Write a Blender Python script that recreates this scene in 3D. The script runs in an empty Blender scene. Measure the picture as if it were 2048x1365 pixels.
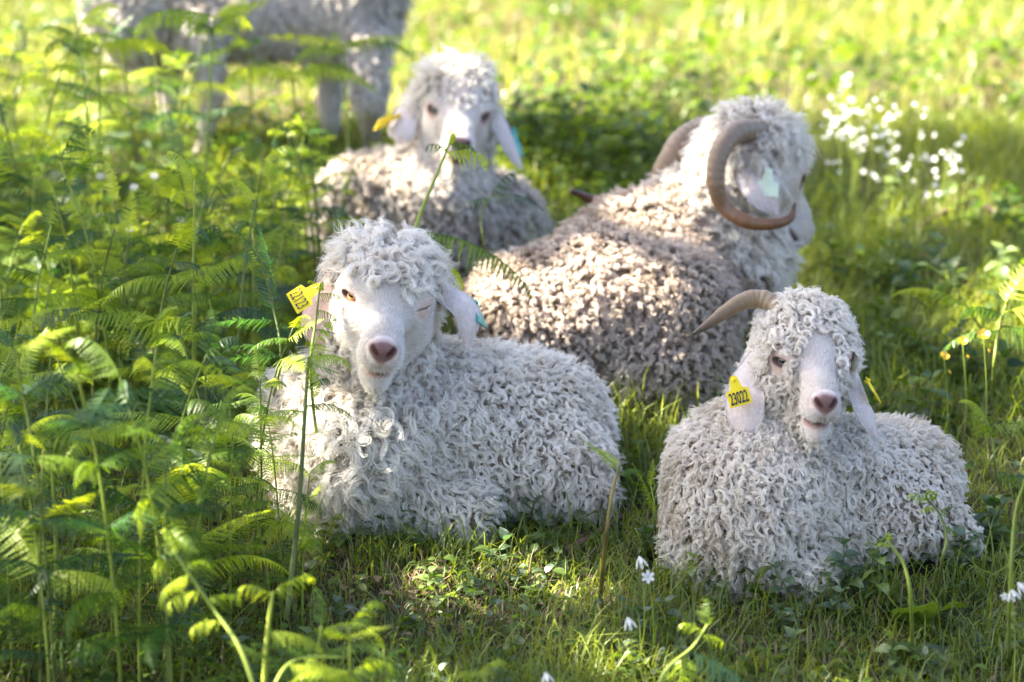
import bpy, math, random
import numpy as np
from mathutils import Vector, Matrix, Quaternion

SC = bpy.context.scene
COL = SC.collection
rng = np.random.default_rng(7)
random.seed(7)

# ------------------------------------------------------------------ camera, sky, sun, exposure
CAM_H = 1.704
PITCH = math.radians(11.0)
FPX = 6258.0                                   # focal length in photo pixels (2048 wide)
cam_data = bpy.data.cameras.new('camera')
cam_data.sensor_width = 36.0
cam_data.lens = 36.0 * FPX / 2048.0
cam_data.clip_start = 0.1
cam_data.clip_end = 600.0
cam_data.dof.use_dof = True
cam_data.dof.focus_distance = 6.34
cam_data.dof.aperture_fstop = 2.1
cam_data.dof.aperture_blades = 9
cam = bpy.data.objects.new('camera', cam_data)
COL.objects.link(cam)
cam.location = (0, 0, CAM_H)
cam.rotation_euler = (math.pi / 2 - PITCH, 0, 0)
SC.camera = cam

SUN = np.array([-0.72, 0.16, 0.66]); SUN /= np.linalg.norm(SUN)
world = bpy.data.worlds.new('World'); SC.world = world
world.use_nodes = True
wn = world.node_tree
bg = wn.nodes['Background']
sky = wn.nodes.new('ShaderNodeTexSky')
sky.sky_type = 'NISHITA'; sky.sun_disc = False; sky.dust_density = 4.0; sky.air_density = 0.8
sky.sun_elevation = math.asin(SUN[2]); sky.sun_rotation = math.atan2(SUN[0], SUN[1])
wn.links.new(sky.outputs['Color'], bg.inputs['Color'])
bg.inputs['Strength'].default_value = 0.07
sun_data = bpy.data.lights.new('sun', 'SUN')
sun_data.energy = 5.0; sun_data.angle = math.radians(0.53); sun_data.color = (1.0, 0.90, 0.72)
sun = bpy.data.objects.new('sun', sun_data); COL.objects.link(sun)
sun.rotation_euler = Vector(SUN).to_track_quat('Z', 'Y').to_euler()
sun.location = (-20, 5, 20)
vs = SC.view_settings
vs.view_transform = 'Standard'; vs.look = 'None'; vs.gamma = 1.0; vs.use_curve_mapping = False
vs.exposure = 3.25
SC.cycles.use_denoising = True
SC.cycles.max_bounces = 10
SC.cycles.diffuse_bounces = 5
SC.cycles.transparent_max_bounces = 16

# ------------------------------------------------------------------ small helpers
CF = np.array([0, math.cos(PITCH), -math.sin(PITCH)])
CU = np.array([0, math.sin(PITCH), math.cos(PITCH)])
CR = np.array([1.0, 0, 0])
CO = np.array([0, 0, CAM_H])

def Q(u, v, Z):
    """world point seen at photo pixel (u, v) at depth Z along the camera axis"""
    return CO + Z * (CF + CR * ((u - 1024) / FPX) + CU * ((682.5 - v) / FPX))

def slope(y):
    y = np.asarray(y, float)
    up = np.clip((y - 3.8) / 1.0, 0, 1); up = up * up * (3 - 2 * up)
    dn = np.clip((y - 8.95) / 0.9, 0, 1); dn = dn * dn * (3 - 2 * dn)
    return 0.171 * up * (1 - dn)
_yy = np.linspace(-30, 200, 23001)
_zz = np.concatenate([[0], np.cumsum(0.5 * (slope(_yy[1:]) + slope(_yy[:-1])) * np.diff(_yy))])
_zz -= np.interp(6.086, _yy, _zz)

def ground_z(x, y):
    x = np.asarray(x, float); y = np.asarray(y, float)
    z = np.interp(y, _yy, _zz)
    far = np.clip((y - 9) / 10, 0, 1) + np.clip((np.abs(x) - 2.5) / 6, 0, 1)
    z = z + 0.012 * np.sin(x * 5.1 + 1.3 * np.sin(y * 2.2)) * np.cos(y * 4.3 + x) + 0.007 * np.sin(x * 13 + y * 3) * np.sin(y * 11 - x * 2)
    z = z + 0.06 * far * np.sin(x * 0.9 + 0.7) * np.sin(y * 0.7 + 0.4)
    return z

def at(u, v):
    """point of the ground seen at photo pixel (u, v)"""
    d = Q(u, v, 1.0) - CO
    t = np.linspace(3.0, 45, 6000)
    p = CO + t[:, None] * d
    k = np.argmax(p[:, 2] < ground_z(p[:, 0], p[:, 1]))
    return p[k]

def project(p):
    q = np.asarray(p) - CO
    Z = q @ CF
    return 1024 + FPX * (q @ CR) / Z, 682.5 - FPX * (q @ CU) / Z, Z

def nrm(v):
    v = np.asarray(v, float)
    return v / np.maximum(np.linalg.norm(v, axis=-1, keepdims=True), 1e-9)

def mesh_np(name, verts, faces, mat=None, smooth=True, cols=None):
    """verts (n,3); faces: (m,k) array or list of such arrays"""
    if not isinstance(faces, list): faces = [faces]
    me = bpy.data.meshes.new(name)
    verts = np.ascontiguousarray(verts, np.float32)
    me.vertices.add(len(verts)); me.vertices.foreach_set('co', verts.ravel())
    loops = np.concatenate([f.ravel() for f in faces]).astype(np.int32)
    tot = np.concatenate([np.full(len(f), f.shape[1]) for f in faces]).astype(np.int32)
    st = np.concatenate([[0], np.cumsum(tot)[:-1]]).astype(np.int32)
    me.loops.add(len(loops)); me.loops.foreach_set('vertex_index', loops)
    me.polygons.add(len(tot)); me.polygons.foreach_set('loop_start', st); me.polygons.foreach_set('loop_total', tot)
    me.update(calc_edges=True)
    me.polygons.foreach_set('use_smooth', np.full(len(tot), smooth))
    if cols is not None:
        a = me.color_attributes.new('tint', 'FLOAT_COLOR', 'POINT')
        c = np.ones((len(verts), 4), np.float32); c[:, :3] = cols
        a.data.foreach_set('color', c.ravel())
    if mat: me.materials.append(mat)
    me.validate()
    return me

def link(name, data, parent=None, loc=None):
    o = bpy.data.objects.new(name, data); COL.objects.link(o)
    if parent is not None: o.parent = parent
    if loc is not None: o.location = Vector(loc)
    return o

def tag(o, label=None, cat=None, group=None, kind=None):
    if label: o['label'] = label
    if cat: o['category'] = cat
    if group: o['group'] = group
    if kind: o['kind'] = kind
    return o

def tube(pts, rad, n=8, caps=True):
    """tapered tube along a polyline -> verts, quads(+tris as degenerate-free fan)"""
    pts = np.asarray(pts, float); rad = np.broadcast_to(np.asarray(rad, float), (len(pts),))
    t = nrm(np.gradient(pts, axis=0))
    ref = np.array([0, 0, 1.0]) if abs(t[0][2]) < 0.9 else np.array([1.0, 0, 0])
    a = nrm(np.cross(t[0], ref)); A = [a]
    for i in range(1, len(pts)):
        a = A[-1] - t[i] * np.dot(A[-1], t[i]); A.append(nrm(a))
    A = np.array(A); B = np.cross(t, A)
    th = np.linspace(0, 2 * math.pi, n, endpoint=False)
    V = pts[:, None] + rad[:, None, None] * (np.cos(th)[None, :, None] * A[:, None] + np.sin(th)[None, :, None] * B[:, None])
    m = len(pts)
    i = np.arange(m - 1)[:, None] * n; j = np.arange(n)[None]
    F = np.stack([i + j, i + (j + 1) % n, i + n + (j + 1) % n, i + n + j], -1).reshape(-1, 4)
    V = V.reshape(-1, 3); faces = [F]
    if caps:
        V = np.vstack([V, pts[:1] - t[:1] * rad[0] * 0.3, pts[-1:] + t[-1:] * rad[-1] * 0.6])
        jj = np.arange(n)
        faces.append(np.concatenate([np.stack([(jj + 1) % n, jj, np.full(n, m * n)], -1),
                                     np.stack([(m - 1) * n + jj, (m - 1) * n + (jj + 1) % n, np.full(n, m * n + 1)], -1)]))
    return V, faces

def spline(pts, n):
    """Catmull-Rom through the control points"""
    P = np.asarray(pts, float)
    P = np.vstack([2 * P[0] - P[1], P, 2 * P[-1] - P[-2]])
    u = np.linspace(0, len(P) - 3 - 1e-6, n); k = u.astype(int); t = (u - k)[:, None]
    p0, p1, p2, p3 = P[k], P[k + 1], P[k + 2], P[k + 3]
    return 0.5 * (2 * p1 + (p2 - p0) * t + (2 * p0 - 5 * p1 + 4 * p2 - p3) * t * t + (3 * p1 - p0 - 3 * p2 + p3) * t ** 3)

def join(parts):
    """list of (V, [F..]) -> one V, [F..]"""
    Vs, Fs, off = [], {}, 0
    for V, F in parts:
        for f in (F if isinstance(F, list) else [F]):
            Fs.setdefault(f.shape[1], []).append(f + off)
        Vs.append(V); off += len(V)
    return np.vstack(Vs), [np.concatenate(f) for f in Fs.values()]

# ------------------------------------------------------------------ materials
def mat(name):
    m = bpy.data.materials.new(name); m.use_nodes = True
    nt = m.node_tree
    for n in list(nt.nodes): nt.nodes.remove(n)
    out = nt.nodes.new('ShaderNodeOutputMaterial')
    return m, nt, out

def N(nt, typ, **kw):
    n = nt.nodes.new(typ)
    for k, v in kw.items():
        if k.startswith('i_'):
            key = k[2:]
            n.inputs[int(key) if key.isdigit() else key.replace('_', ' ')].default_value = v
        else: setattr(n, k, v)
    return n

def ramp(nt, stops):
    n = nt.nodes.new('ShaderNodeValToRGB')
    e = n.color_ramp.elements
    while len(e) < len(stops): e.new(0.5)
    for el, (p, c) in zip(e, stops):
        el.position = p; el.color = (*c, 1)
    return n

def leaf_material(name, c1, c2, trans, gloss=0.05, scale=9.0, vein=None):
    """diffuse + translucent leaf; colour varies per object and along the blade"""
    m, nt, out = mat(name)
    info = N(nt, 'ShaderNodeObjectInfo'); geo = N(nt, 'ShaderNodeNewGeometry')
    noise = N(nt, 'ShaderNodeTexNoise', i_Scale=scale, i_Detail=3.0)
    nt.links.new(geo.outputs['Position'], noise.inputs['Vector'])
    add = N(nt, 'ShaderNodeMath', operation='ADD')
    mul = N(nt, 'ShaderNodeMath', operation='MULTIPLY_ADD', i_1=0.5, i_2=-0.25)
    nt.links.new(info.outputs['Random'], mul.inputs[0])
    mr = N(nt, 'ShaderNodeMath', operation='MULTIPLY_ADD', i_1=0.25, i_2=-0.12)
    nt.links.new(geo.outputs['Random Per Island'], mr.inputs[0])
    add2 = N(nt, 'ShaderNodeMath', operation='ADD')
    nt.links.new(mul.outputs[0], add2.inputs[0]); nt.links.new(mr.outputs[0], add2.inputs[1])
    nt.links.new(noise.outputs['Fac'], add.inputs[0]); nt.links.new(add2.outputs[0], add.inputs[1])
    r = ramp(nt, [(0.25, c1), (0.75, c2)])
    nt.links.new(add.outputs[0], r.inputs['Fac'])
    d = N(nt, 'ShaderNodeBsdfDiffuse'); t = N(nt, 'ShaderNodeBsdfTranslucent'); g = N(nt, 'ShaderNodeBsdfGlossy', i_Roughness=0.42)
    nt.links.new(r.outputs['Color'], d.inputs['Color'])
    mixc = N(nt, 'ShaderNodeMix', data_type='RGBA', blend_type='MULTIPLY')
    mixc.inputs['Factor'].default_value = 1.0
    nt.links.new(r.outputs['Color'], mixc.inputs['A']); mixc.inputs['B'].default_value = (*trans, 1)
    nt.links.new(mixc.outputs['Result'], t.inputs['Color'])
    g.inputs['Color'].default_value = (1, 1, 1, 1)
    m1 = N(nt, 'ShaderNodeMixShader', i_0=0.5); m2 = N(nt, 'ShaderNodeMixShader', i_0=gloss)
    nt.links.new(d.outputs[0], m1.inputs[1]); nt.links.new(t.outputs[0], m1.inputs[2])
    nt.links.new(m1.outputs[0], m2.inputs[1]); nt.links.new(g.outputs[0], m2.inputs[2])
    nt.links.new(m2.outputs[0], out.inputs['Surface'])
    return m

def plain(name, col, rough=0.6, noise=0.15, scale=30, spec=0.3, sss=0.0):
    m, nt, out = mat(name)
    p = N(nt, 'ShaderNodeBsdfPrincipled', i_Roughness=rough)
    p.inputs['Specular IOR Level'].default_value = spec
    tex = N(nt, 'ShaderNodeTexNoise', i_Scale=scale, i_Detail=5.0)
    tc = N(nt, 'ShaderNodeTexCoord'); nt.links.new(tc.outputs['Object'], tex.inputs['Vector'])
    r = ramp(nt, [(0.3, tuple(c * (1 - noise) for c in col)), (0.7, tuple(min(1, c * (1 + noise)) for c in col))])
    nt.links.new(tex.outputs['Fac'], r.inputs['Fac']); nt.links.new(r.outputs['Color'], p.inputs['Base Color'])
    nt.links.new(p.outputs[0], out.inputs['Surface'])
    return m

def skin_material(name):
    """painted skin pigments (attribute tint) with fine mottling"""
    m, nt, out = mat(name)
    p = N(nt, 'ShaderNodeBsdfPrincipled', i_Roughness=0.6)
    p.inputs['Specular IOR Level'].default_value = 0.25
    a = N(nt, 'ShaderNodeAttribute', attribute_name='tint')
    tc = N(nt, 'ShaderNodeTexCoord'); tex = N(nt, 'ShaderNodeTexNoise', i_Scale=120.0, i_Detail=4.0)
    nt.links.new(tc.outputs['Object'], tex.inputs['Vector'])
    r = ramp(nt, [(0.3, (0.8, 0.78, 0.77)), (0.7, (1, 1, 1))]); nt.links.new(tex.outputs['Fac'], r.inputs['Fac'])
    mx = N(nt, 'ShaderNodeMix', data_type='RGBA', blend_type='MULTIPLY'); mx.inputs['Factor'].default_value = 1
    nt.links.new(a.outputs['Color'], mx.inputs['A']); nt.links.new(r.outputs['Color'], mx.inputs['B'])
    nt.links.new(mx.outputs['Result'], p.inputs['Base Color'])
    b = N(nt, 'ShaderNodeBump', i_Strength=0.25, i_Distance=0.002); nt.links.new(tex.outputs['Fac'], b.inputs['Height'])
    nt.links.new(b.outputs[0], p.inputs['Normal'])
    nt.links.new(p.outputs[0], out.inputs['Surface'])
    return m

def wool_material(name, root, tip, var=0.12, gloss=0.06):
    """mohair: diffuse + light passing through the fibre + a satin sheen; root dirtier, and darkened further as shade between the locks"""
    m, nt, out = mat(name)
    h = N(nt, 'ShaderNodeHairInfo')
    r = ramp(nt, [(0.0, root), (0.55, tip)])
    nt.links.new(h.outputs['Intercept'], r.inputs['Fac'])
    geo = N(nt, 'ShaderNodeNewGeometry')
    tex = N(nt, 'ShaderNodeTexNoise', i_Scale=14.0, i_Detail=3.0); nt.links.new(geo.outputs['Position'], tex.inputs['Vector'])
    tex2 = N(nt, 'ShaderNodeTexNoise', i_Scale=4.5, i_Detail=2.0); nt.links.new(geo.outputs['Position'], tex2.inputs['Vector'])
    av = N(nt, 'ShaderNodeMath', operation='MULTIPLY_ADD', i_1=0.6); a2 = N(nt, 'ShaderNodeMath', operation='MULTIPLY', i_1=0.4)
    rnd = N(nt, 'ShaderNodeMath', operation='MULTIPLY_ADD', i_1=0.16, i_2=-0.08); nt.links.new(h.outputs['Random'], rnd.inputs[0])
    nt.links.new(tex2.outputs['Fac'], a2.inputs[0]); nt.links.new(tex.outputs['Fac'], av.inputs[0]); nt.links.new(a2.outputs[0], av.inputs[2])
    a3 = N(nt, 'ShaderNodeMath', operation='ADD'); nt.links.new(av.outputs[0], a3.inputs[0]); nt.links.new(rnd.outputs[0], a3.inputs[1])
    v = ramp(nt, [(0.34, (1 - var * 2, 1 - var * 2.3, 1 - var * 2.8)), (0.56, (1, 1, 1))]); nt.links.new(a3.outputs[0], v.inputs['Fac'])
    mx = N(nt, 'ShaderNodeMix', data_type='RGBA', blend_type='MULTIPLY'); mx.inputs['Factor'].default_value = 1
    nt.links.new(r.outputs['Color'], mx.inputs['A']); nt.links.new(v.outputs['Color'], mx.inputs['B'])
    d = N(nt, 'ShaderNodeBsdfDiffuse'); t = N(nt, 'ShaderNodeBsdfTranslucent'); g = N(nt, 'ShaderNodeBsdfGlossy', i_Roughness=0.35)
    for s in (d, t): nt.links.new(mx.outputs['Result'], s.inputs['Color'])
    m1 = N(nt, 'ShaderNodeMixShader', i_0=0.28); m2 = N(nt, 'ShaderNodeMixShader', i_0=gloss)
    nt.links.new(d.outputs[0], m1.inputs[1]); nt.links.new(t.outputs[0], m1.inputs[2])
    nt.links.new(m1.outputs[0], m2.inputs[1]); nt.links.new(g.outputs[0], m2.inputs[2])
    nt.links.new(m2.outputs[0], out.inputs['Surface'])
    return m
M_SOIL = plain('soil', (0.045, 0.034, 0.022), rough=0.95, noise=0.4, scale=8)
gx = np.concatenate([np.linspace(-150, -6, 30)[:-1], np.linspace(-6, 6, 160), np.linspace(6, 150, 30)[1:]])
gy = np.concatenate([np.linspace(-40, 2, 20)[:-1], np.linspace(2, 16, 220), np.linspace(16, 200, 50)[1:]])
GX, GY = np.meshgrid(gx, gy, indexing='ij')
GV = np.stack([GX, GY, ground_z(GX, GY)], -1).reshape(-1, 3)
i = np.arange(len(gx) - 1)[:, None] * len(gy); j = np.arange(len(gy) - 1)[None]
GF = np.stack([i + j, i + len(gy) + j, i + len(gy) + j + 1, i + j + 1], -1).reshape(-1, 4)
tag(link('ground', mesh_np('ground', GV, GF, M_SOIL)), kind='structure')
# ------------------------------------------------------------------ implicit surfaces for the animals
class Body:
    """smooth union of ellipsoids and tapered capsules on a rectilinear grid, meshed with surface nets"""
    def __init__(self): self.ops = []
    def cap(self, a, b, ra, rb, k=0.04): self.ops.append(('cap', np.array(a), np.array(b), ra, rb, k, 1))
    def ell(self, c, rad, R=None, k=0.04, sign=1):
        self.ops.append(('ell', np.array(c), np.array(rad, float), np.eye(3) if R is None else np.array(R), None, k, sign))
    def cut(self, a, b, ra, rb, k=0.004): self.ops.append(('cap', np.array(a), np.array(b), ra, rb, k, -1))
    def bounds(self):
        lo, hi = np.full(3, 9e9), np.full(3, -9e9)
        for o in self.ops:
            if o[6] < 0: continue
            if o[0] == 'cap':
                r = max(o[3], o[4]); pts = [o[1] - r, o[1] + r, o[2] - r, o[2] + r]
            else:
                r = o[2].max(); pts = [o[1] - r, o[1] + r]
            for p in pts: lo = np.minimum(lo, p); hi = np.maximum(hi, p)
        return lo, hi
    def mesh(self, fine_lo, fine_hi, coarse=0.016, fine=0.0042):
        lo, hi = self.bounds(); lo -= 0.03; hi += 0.03
        ax = []
        for i in range(3):
            a, b = max(lo[i], fine_lo[i]), min(hi[i], fine_hi[i])
            p = [np.arange(lo[i], a, coarse)] if a > lo[i] else []
            p.append(np.arange(a, b, fine)); 
            if b < hi[i]: p.append(np.arange(b, hi[i] + coarse, coarse))
            v = np.concatenate(p); v = v[np.concatenate([[True], np.diff(v) > fine * 0.4])]
            ax.append(v.astype(np.float32))
        X, Y, Zz = ax
        F = np.full((len(X), len(Y), len(Zz)), 0.06, np.float32)
        for o in self.ops:
            typ, k, sg = o[0], o[5], o[6]
            if typ == 'cap':
                r = max(o[3], o[4]) + k + 0.05; blo = np.minimum(o[1], o[2]) - r; bhi = np.maximum(o[1], o[2]) + r
            else:
                r = o[2].max() + k + 0.05; blo = o[1] - r; bhi = o[1] + r
            s = [slice(np.searchsorted(a, blo[i]), np.searchsorted(a, bhi[i])) for i, a in enumerate(ax)]
            x = X[s[0]][:, None, None]; y = Y[s[1]][None, :, None]; z = Zz[s[2]][None, None, :]
            if x.size * y.size * z.size == 0: continue
            if typ == 'cap':
                a, b = o[1], o[2]; ba = b - a; L2 = max(float(ba @ ba), 1e-9)
                px, py, pz = x - a[0], y - a[1], z - a[2]
                t = np.clip((px * ba[0] + py * ba[1] + pz * ba[2]) / L2, 0, 1)
                d = np.sqrt((px - t * ba[0]) ** 2 + (py - t * ba[1]) ** 2 + (pz - t * ba[2]) ** 2) - (o[3] + (o[4] - o[3]) * t)
            else:
                c, rad, R = o[1], o[2], o[3]
                px, py, pz = x - c[0], y - c[1], z - c[2]
                q = [(px * R[i][0] + py * R[i][1] + pz * R[i][2]) for i in range(3)]
                k0 = np.sqrt(sum((q[i] / rad[i]) ** 2 for i in range(3))); k1 = np.sqrt(sum((q[i] / rad[i] ** 2) ** 2 for i in range(3)))
                d = k0 * (k0 - 1) / np.maximum(k1, 1e-6)
            f = F[s[0], s[1], s[2]]
            if sg > 0:
                h = np.maximum(k - np.abs(f - d), 0) / k
                F[s[0], s[1], s[2]] = np.minimum(f, d) - h * h * k * 0.25
            else:
                h = np.maximum(k - np.abs(f + d), 0) / k
                F[s[0], s[1], s[2]] = np.maximum(f, -d) + h * h * k * 0.25
        return surface_nets(F, X, Y, Zz)

def surface_nets(F, X, Y, Z):
    S = F < 0
    nx, ny, nz = F.shape
    c = [S[i:nx - 1 + i, j:ny - 1 + j, k:nz - 1 + k] for i in (0, 1) for j in (0, 1) for k in (0, 1)]
    cnt = sum(a.astype(np.int8) for a in c)
    I, J, K = np.nonzero((cnt > 0) & (cnt < 8))
    idx = np.full((nx - 1, ny - 1, nz - 1), -1, np.int32); idx[I, J, K] = np.arange(len(I))
    acc = np.zeros((len(I), 3), np.float32); n = np.zeros(len(I), np.float32)
    for axis in range(3):
        o1, o2 = [a for a in range(3) if a != axis]
        for p in (0, 1):
            for q in (0, 1):
                o = [0, 0, 0]; o[o1] = p; o[o2] = q; e = list(o); e[axis] = 1
                f0 = F[I + o[0], J + o[1], K + o[2]]; f1 = F[I + e[0], J + e[1], K + e[2]]
                m = (f0 < 0) != (f1 < 0)
                t = np.where(m, f0 / np.where(m, f0 - f1, 1), 0)
                pt = np.zeros((len(I), 3), np.float32); pt[:, o1] = p; pt[:, o2] = q; pt[:, axis] = t
                acc += pt * m[:, None]; n += m
    acc /= n[:, None]
    V = np.stack([A[i] + acc[:, a] * (A[i + 1] - A[i]) for a, (A, i) in enumerate(((X, I), (Y, J), (Z, K)))], -1)
    quads = []
    for axis in range(3):
        sl0 = [slice(None)] * 3; sl1 = [slice(None)] * 3
        sl0[axis] = slice(0, -1); sl1[axis] = slice(1, None)
        a, b = S[tuple(sl0)], S[tuple(sl1)]
        E = np.argwhere(a != b)
        o1, o2 = [(1, 2), (2, 0), (0, 1)][axis]
        E = E[(E[:, o1] > 0) & (E[:, o2] > 0) & (E[:, o1] < F.shape[o1] - 1) & (E[:, o2] < F.shape[o2] - 1)]
        d1 = np.zeros(3, int); d1[o1] = 1; d2 = np.zeros(3, int); d2[o2] = 1
        g = lambda e: idx[e[:, 0], e[:, 1], e[:, 2]]
        q = np.stack([g(E - d1 - d2), g(E - d2), g(E), g(E - d1)], -1)
        flip = ~a[E[:, 0], E[:, 1], E[:, 2]]
        q[flip] = q[flip][:, ::-1]
        quads.append(q)
    Q4 = np.concatenate(quads); Q4 = Q4[(Q4 >= 0).all(1)]
    return V, Q4

def vert_normals(V, F):
    n = np.cross(V[F[:, 2]] - V[F[:, 0]], V[F[:, 3 if F.shape[1] == 4 else 1]] - V[F[:, 1 if F.shape[1] == 4 else 0]])
    if F.shape[1] == 3: n = np.cross(V[F[:, 1]] - V[F[:, 0]], V[F[:, 2]] - V[F[:, 0]])
    out = np.zeros_like(V)
    for i in range(F.shape[1]): np.add.at(out, F[:, i], n)
    return nrm(out)

def relax(V, F, it=2, w=0.5):
    E = np.concatenate([F[:, [i, (i + 1) % 4]] for i in range(4)])
    for _ in range(it):
        s = np.zeros_like(V); c = np.zeros(len(V))
        np.add.at(s, E[:, 0], V[E[:, 1]]); np.add.at(s, E[:, 1], V[E[:, 0]])
        np.add.at(c, E[:, 0], 1); np.add.at(c, E[:, 1], 1)
        V = V + w * (s / np.maximum(c, 1)[:, None] - V)
    return V

class Head:
    """head frame: origin midway between the eyes, f towards the nose, s towards the animal's left, u up"""
    def __init__(self, o, f, left, scale=1.0):
        self.o = np.array(o, float); self.f = nrm(f)
        s = np.array(left, float); s = nrm(s - self.f * (s @ self.f)); self.s = s
        self.u = np.cross(self.f, self.s); self.k = scale
    def P(self, f, s, u): return self.o + self.k * (f * self.f + s * self.s + u * self.u)
    def local(self, V):
        d = (V - self.o) / self.k
        return d @ self.f, d @ self.s, d @ self.u
    def D(self, f, s, u): return nrm(f * self.f + s * self.s + u * self.u)

EYE = (0.023, 0.049, 0.002)          # eyeball centre; it looks along EDIR
EDIR = (0.74, 0.67, 0.06)
def add_head(B, H, mouth=0.005, wide=1.0, eyes=(1.0, 1.0), nosew=1.0, crown=1.0):
    k = H.k; R = np.array([H.f, H.s, H.u])
    def ell(c, r, kk=0.03, sign=1): B.ell(H.P(*c), np.array(r) * k, R, kk * k, sign)
    def cap(a, b, ra, rb, kk=0.03): B.cap(H.P(*a), H.P(*b), ra * k, rb * k, kk * k)
    ell((-0.055, 0, 0.028 - 0.07 * (1 - crown)), (0.085, 0.074, 0.072 * crown))
    ell((0.0, 0, 0.002), (0.07, 0.066, 0.056))
    cap((0.01, 0, -0.004), (0.115, 0, -0.022), 0.050, 0.036 * nosew)
    cap((0.115, 0, -0.022), (0.152, 0, -0.030), 0.036 * nosew, 0.031 * nosew, 0.02)
    for sg in (1, -1):
        ell((0.014, sg * 0.047, 0.006), (0.032, 0.027, 0.026), 0.02)             # eye socket
        ell((0.022, sg * 0.049, 0.020), (0.022, 0.020, 0.009), 0.012)            # brow
        ell((-0.02, sg * 0.042, -0.05), (0.06, 0.036, 0.05), 0.03)               # cheek
        ell((0.132, sg * 0.019 * nosew, -0.048), (0.032, 0.021, 0.026), 0.02)     # upper lip
        ell((0.158, sg * 0.016 * nosew, -0.022), (0.013, 0.010, 0.010), 0.015)   # nostril wing
    cap((-0.05, 0, -0.075), (0.100, 0, -0.082 - mouth), 0.046, 0.024)
    ell((0.118, 0, -0.090 - mouth), (0.026, 0.023 * nosew, 0.020), 0.02)         # chin
    for sg, op in zip((1, -1), eyes):
        dd = H.D(EDIR[0], sg * EDIR[1], EDIR[2]); tt = nrm(np.cross(H.u, dd)); Re = np.array([dd, tt, np.cross(dd, tt)])
        e = H.P(EYE[0], sg * EYE[1], EYE[2]) + dd * 0.0175 * k
        B.ell(e, np.array((0.0135, 0.0180, 0.0095 * op)) * k, Re, 0.003 * k, -1)
        B.cut(H.P(0.180, sg * 0.0065, -0.033), H.P(0.169, sg * 0.019, -0.018), 0.0040 * k, 0.0032 * k, 0.003 * k)
        B.cut(H.P(0.166, 0, -0.074), H.P(0.120, sg * 0.028, -0.072 - 0.3 * mouth), 0.003 * k + mouth * 0.62 * k, 0.0045 * k, 0.004 * k)
        B.cut(H.P(0.120, sg * 0.028, -0.072 - 0.3 * mouth), H.P(0.080, sg * 0.040, -0.058), 0.0045 * k, 0.002 * k, 0.004 * k)
    B.cut(H.P(0.178, 0, -0.036), H.P(0.168, 0, -0.066), 0.0016 * k, 0.0016 * k, 0.003 * k)

def paint(V, H, base, face, opens=(1.0, 1.0), nose=(0.215, 0.118, 0.11), rim=(0.52, 0.33, 0.27), facef=-0.13):
    f, s, u = H.local(V)
    C = np.tile(np.array(base, float), (len(V), 1))
    def put(w, c):
        w = np.clip(w, 0, 1)[:, None]; C[:] = C * (1 - w) + np.array(c) * w
    r = np.sqrt(f * f + s * s + u * u)
    put(np.clip((0.24 - r) / 0.02, 0, 1) * (f > facef), face)
    put(np.clip(1 - (np.sqrt(((f - 0.168) / 0.034) ** 2 + (s / (0.028 + 0.7 * np.clip(u + 0.022, -0.02, 0.0))) ** 2 + ((u + 0.027) / 0.020) ** 2) - 0.80) / 0.3, 0, 1), nose)
    put(np.clip(1 - np.abs(s) / 0.009, 0, 1) * np.clip((u + 0.072) / 0.01, 0, 1) * np.clip((-0.035 - u) / 0.01, 0, 1) * (f > 0.12) * 0.7, (0.45, 0.27, 0.24))
    for sg, op in zip((1, -1), opens):
        put(np.clip(1 - (np.sqrt((f - 0.036) ** 2 + (s - sg * 0.064) ** 2 + (u * 1.15) ** 2) - 0.014) / 0.020, 0, 1) * (0.25 + 0.55 * op), rim)
        dv = nrm((EDIR[0], sg * EDIR[1], EDIR[2])); tv = nrm(np.cross((0, 0, 1.0), dv)); uv = np.cross(dv, tv)
        qe = np.stack([f - EYE[0], s - sg * EYE[1], u - EYE[2]], -1); la = np.sqrt((qe @ tv / 0.0180) ** 2 + (qe @ uv / (0.0095 * op + 0.0006)) ** 2)
        put(np.clip(1 - (la - 1.12) / 0.25, 0, 1) * (qe @ dv > 0.004) * 0.85, (0.10, 0.055, 0.05))
        a_ = np.array([0.180, sg * 0.0065, -0.033]); b_ = np.array([0.169, sg * 0.019, -0.018]) - a_
        q_ = np.stack([f, s, u], -1) - a_; t_ = np.clip(q_ @ b_ / (b_ @ b_), 0, 1)
        d = np.linalg.norm(q_ - t_[:, None] * b_, axis=1)
        put(np.clip(1 - (d - 0.0040) / 0.0022, 0, 1), (0.06, 0.02, 0.02))
    ml = -0.072 - 0.25 * 0.006 + 0.30 * np.maximum(0.115 - f, 0)      # the line of the mouth
    put(np.clip(1 - np.abs(u - ml + 0.008) / 0.011, 0, 1) * np.clip((f - 0.085) / 0.03, 0, 1) * 0.9, (0.30, 0.135, 0.115))
    put(np.clip(1.8 - np.abs(u - ml) / 0.0050, 0, 1) * np.clip((f - 0.085) / 0.02, 0, 1) * 0.95, (0.05, 0.02, 0.02))
    return C

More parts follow.
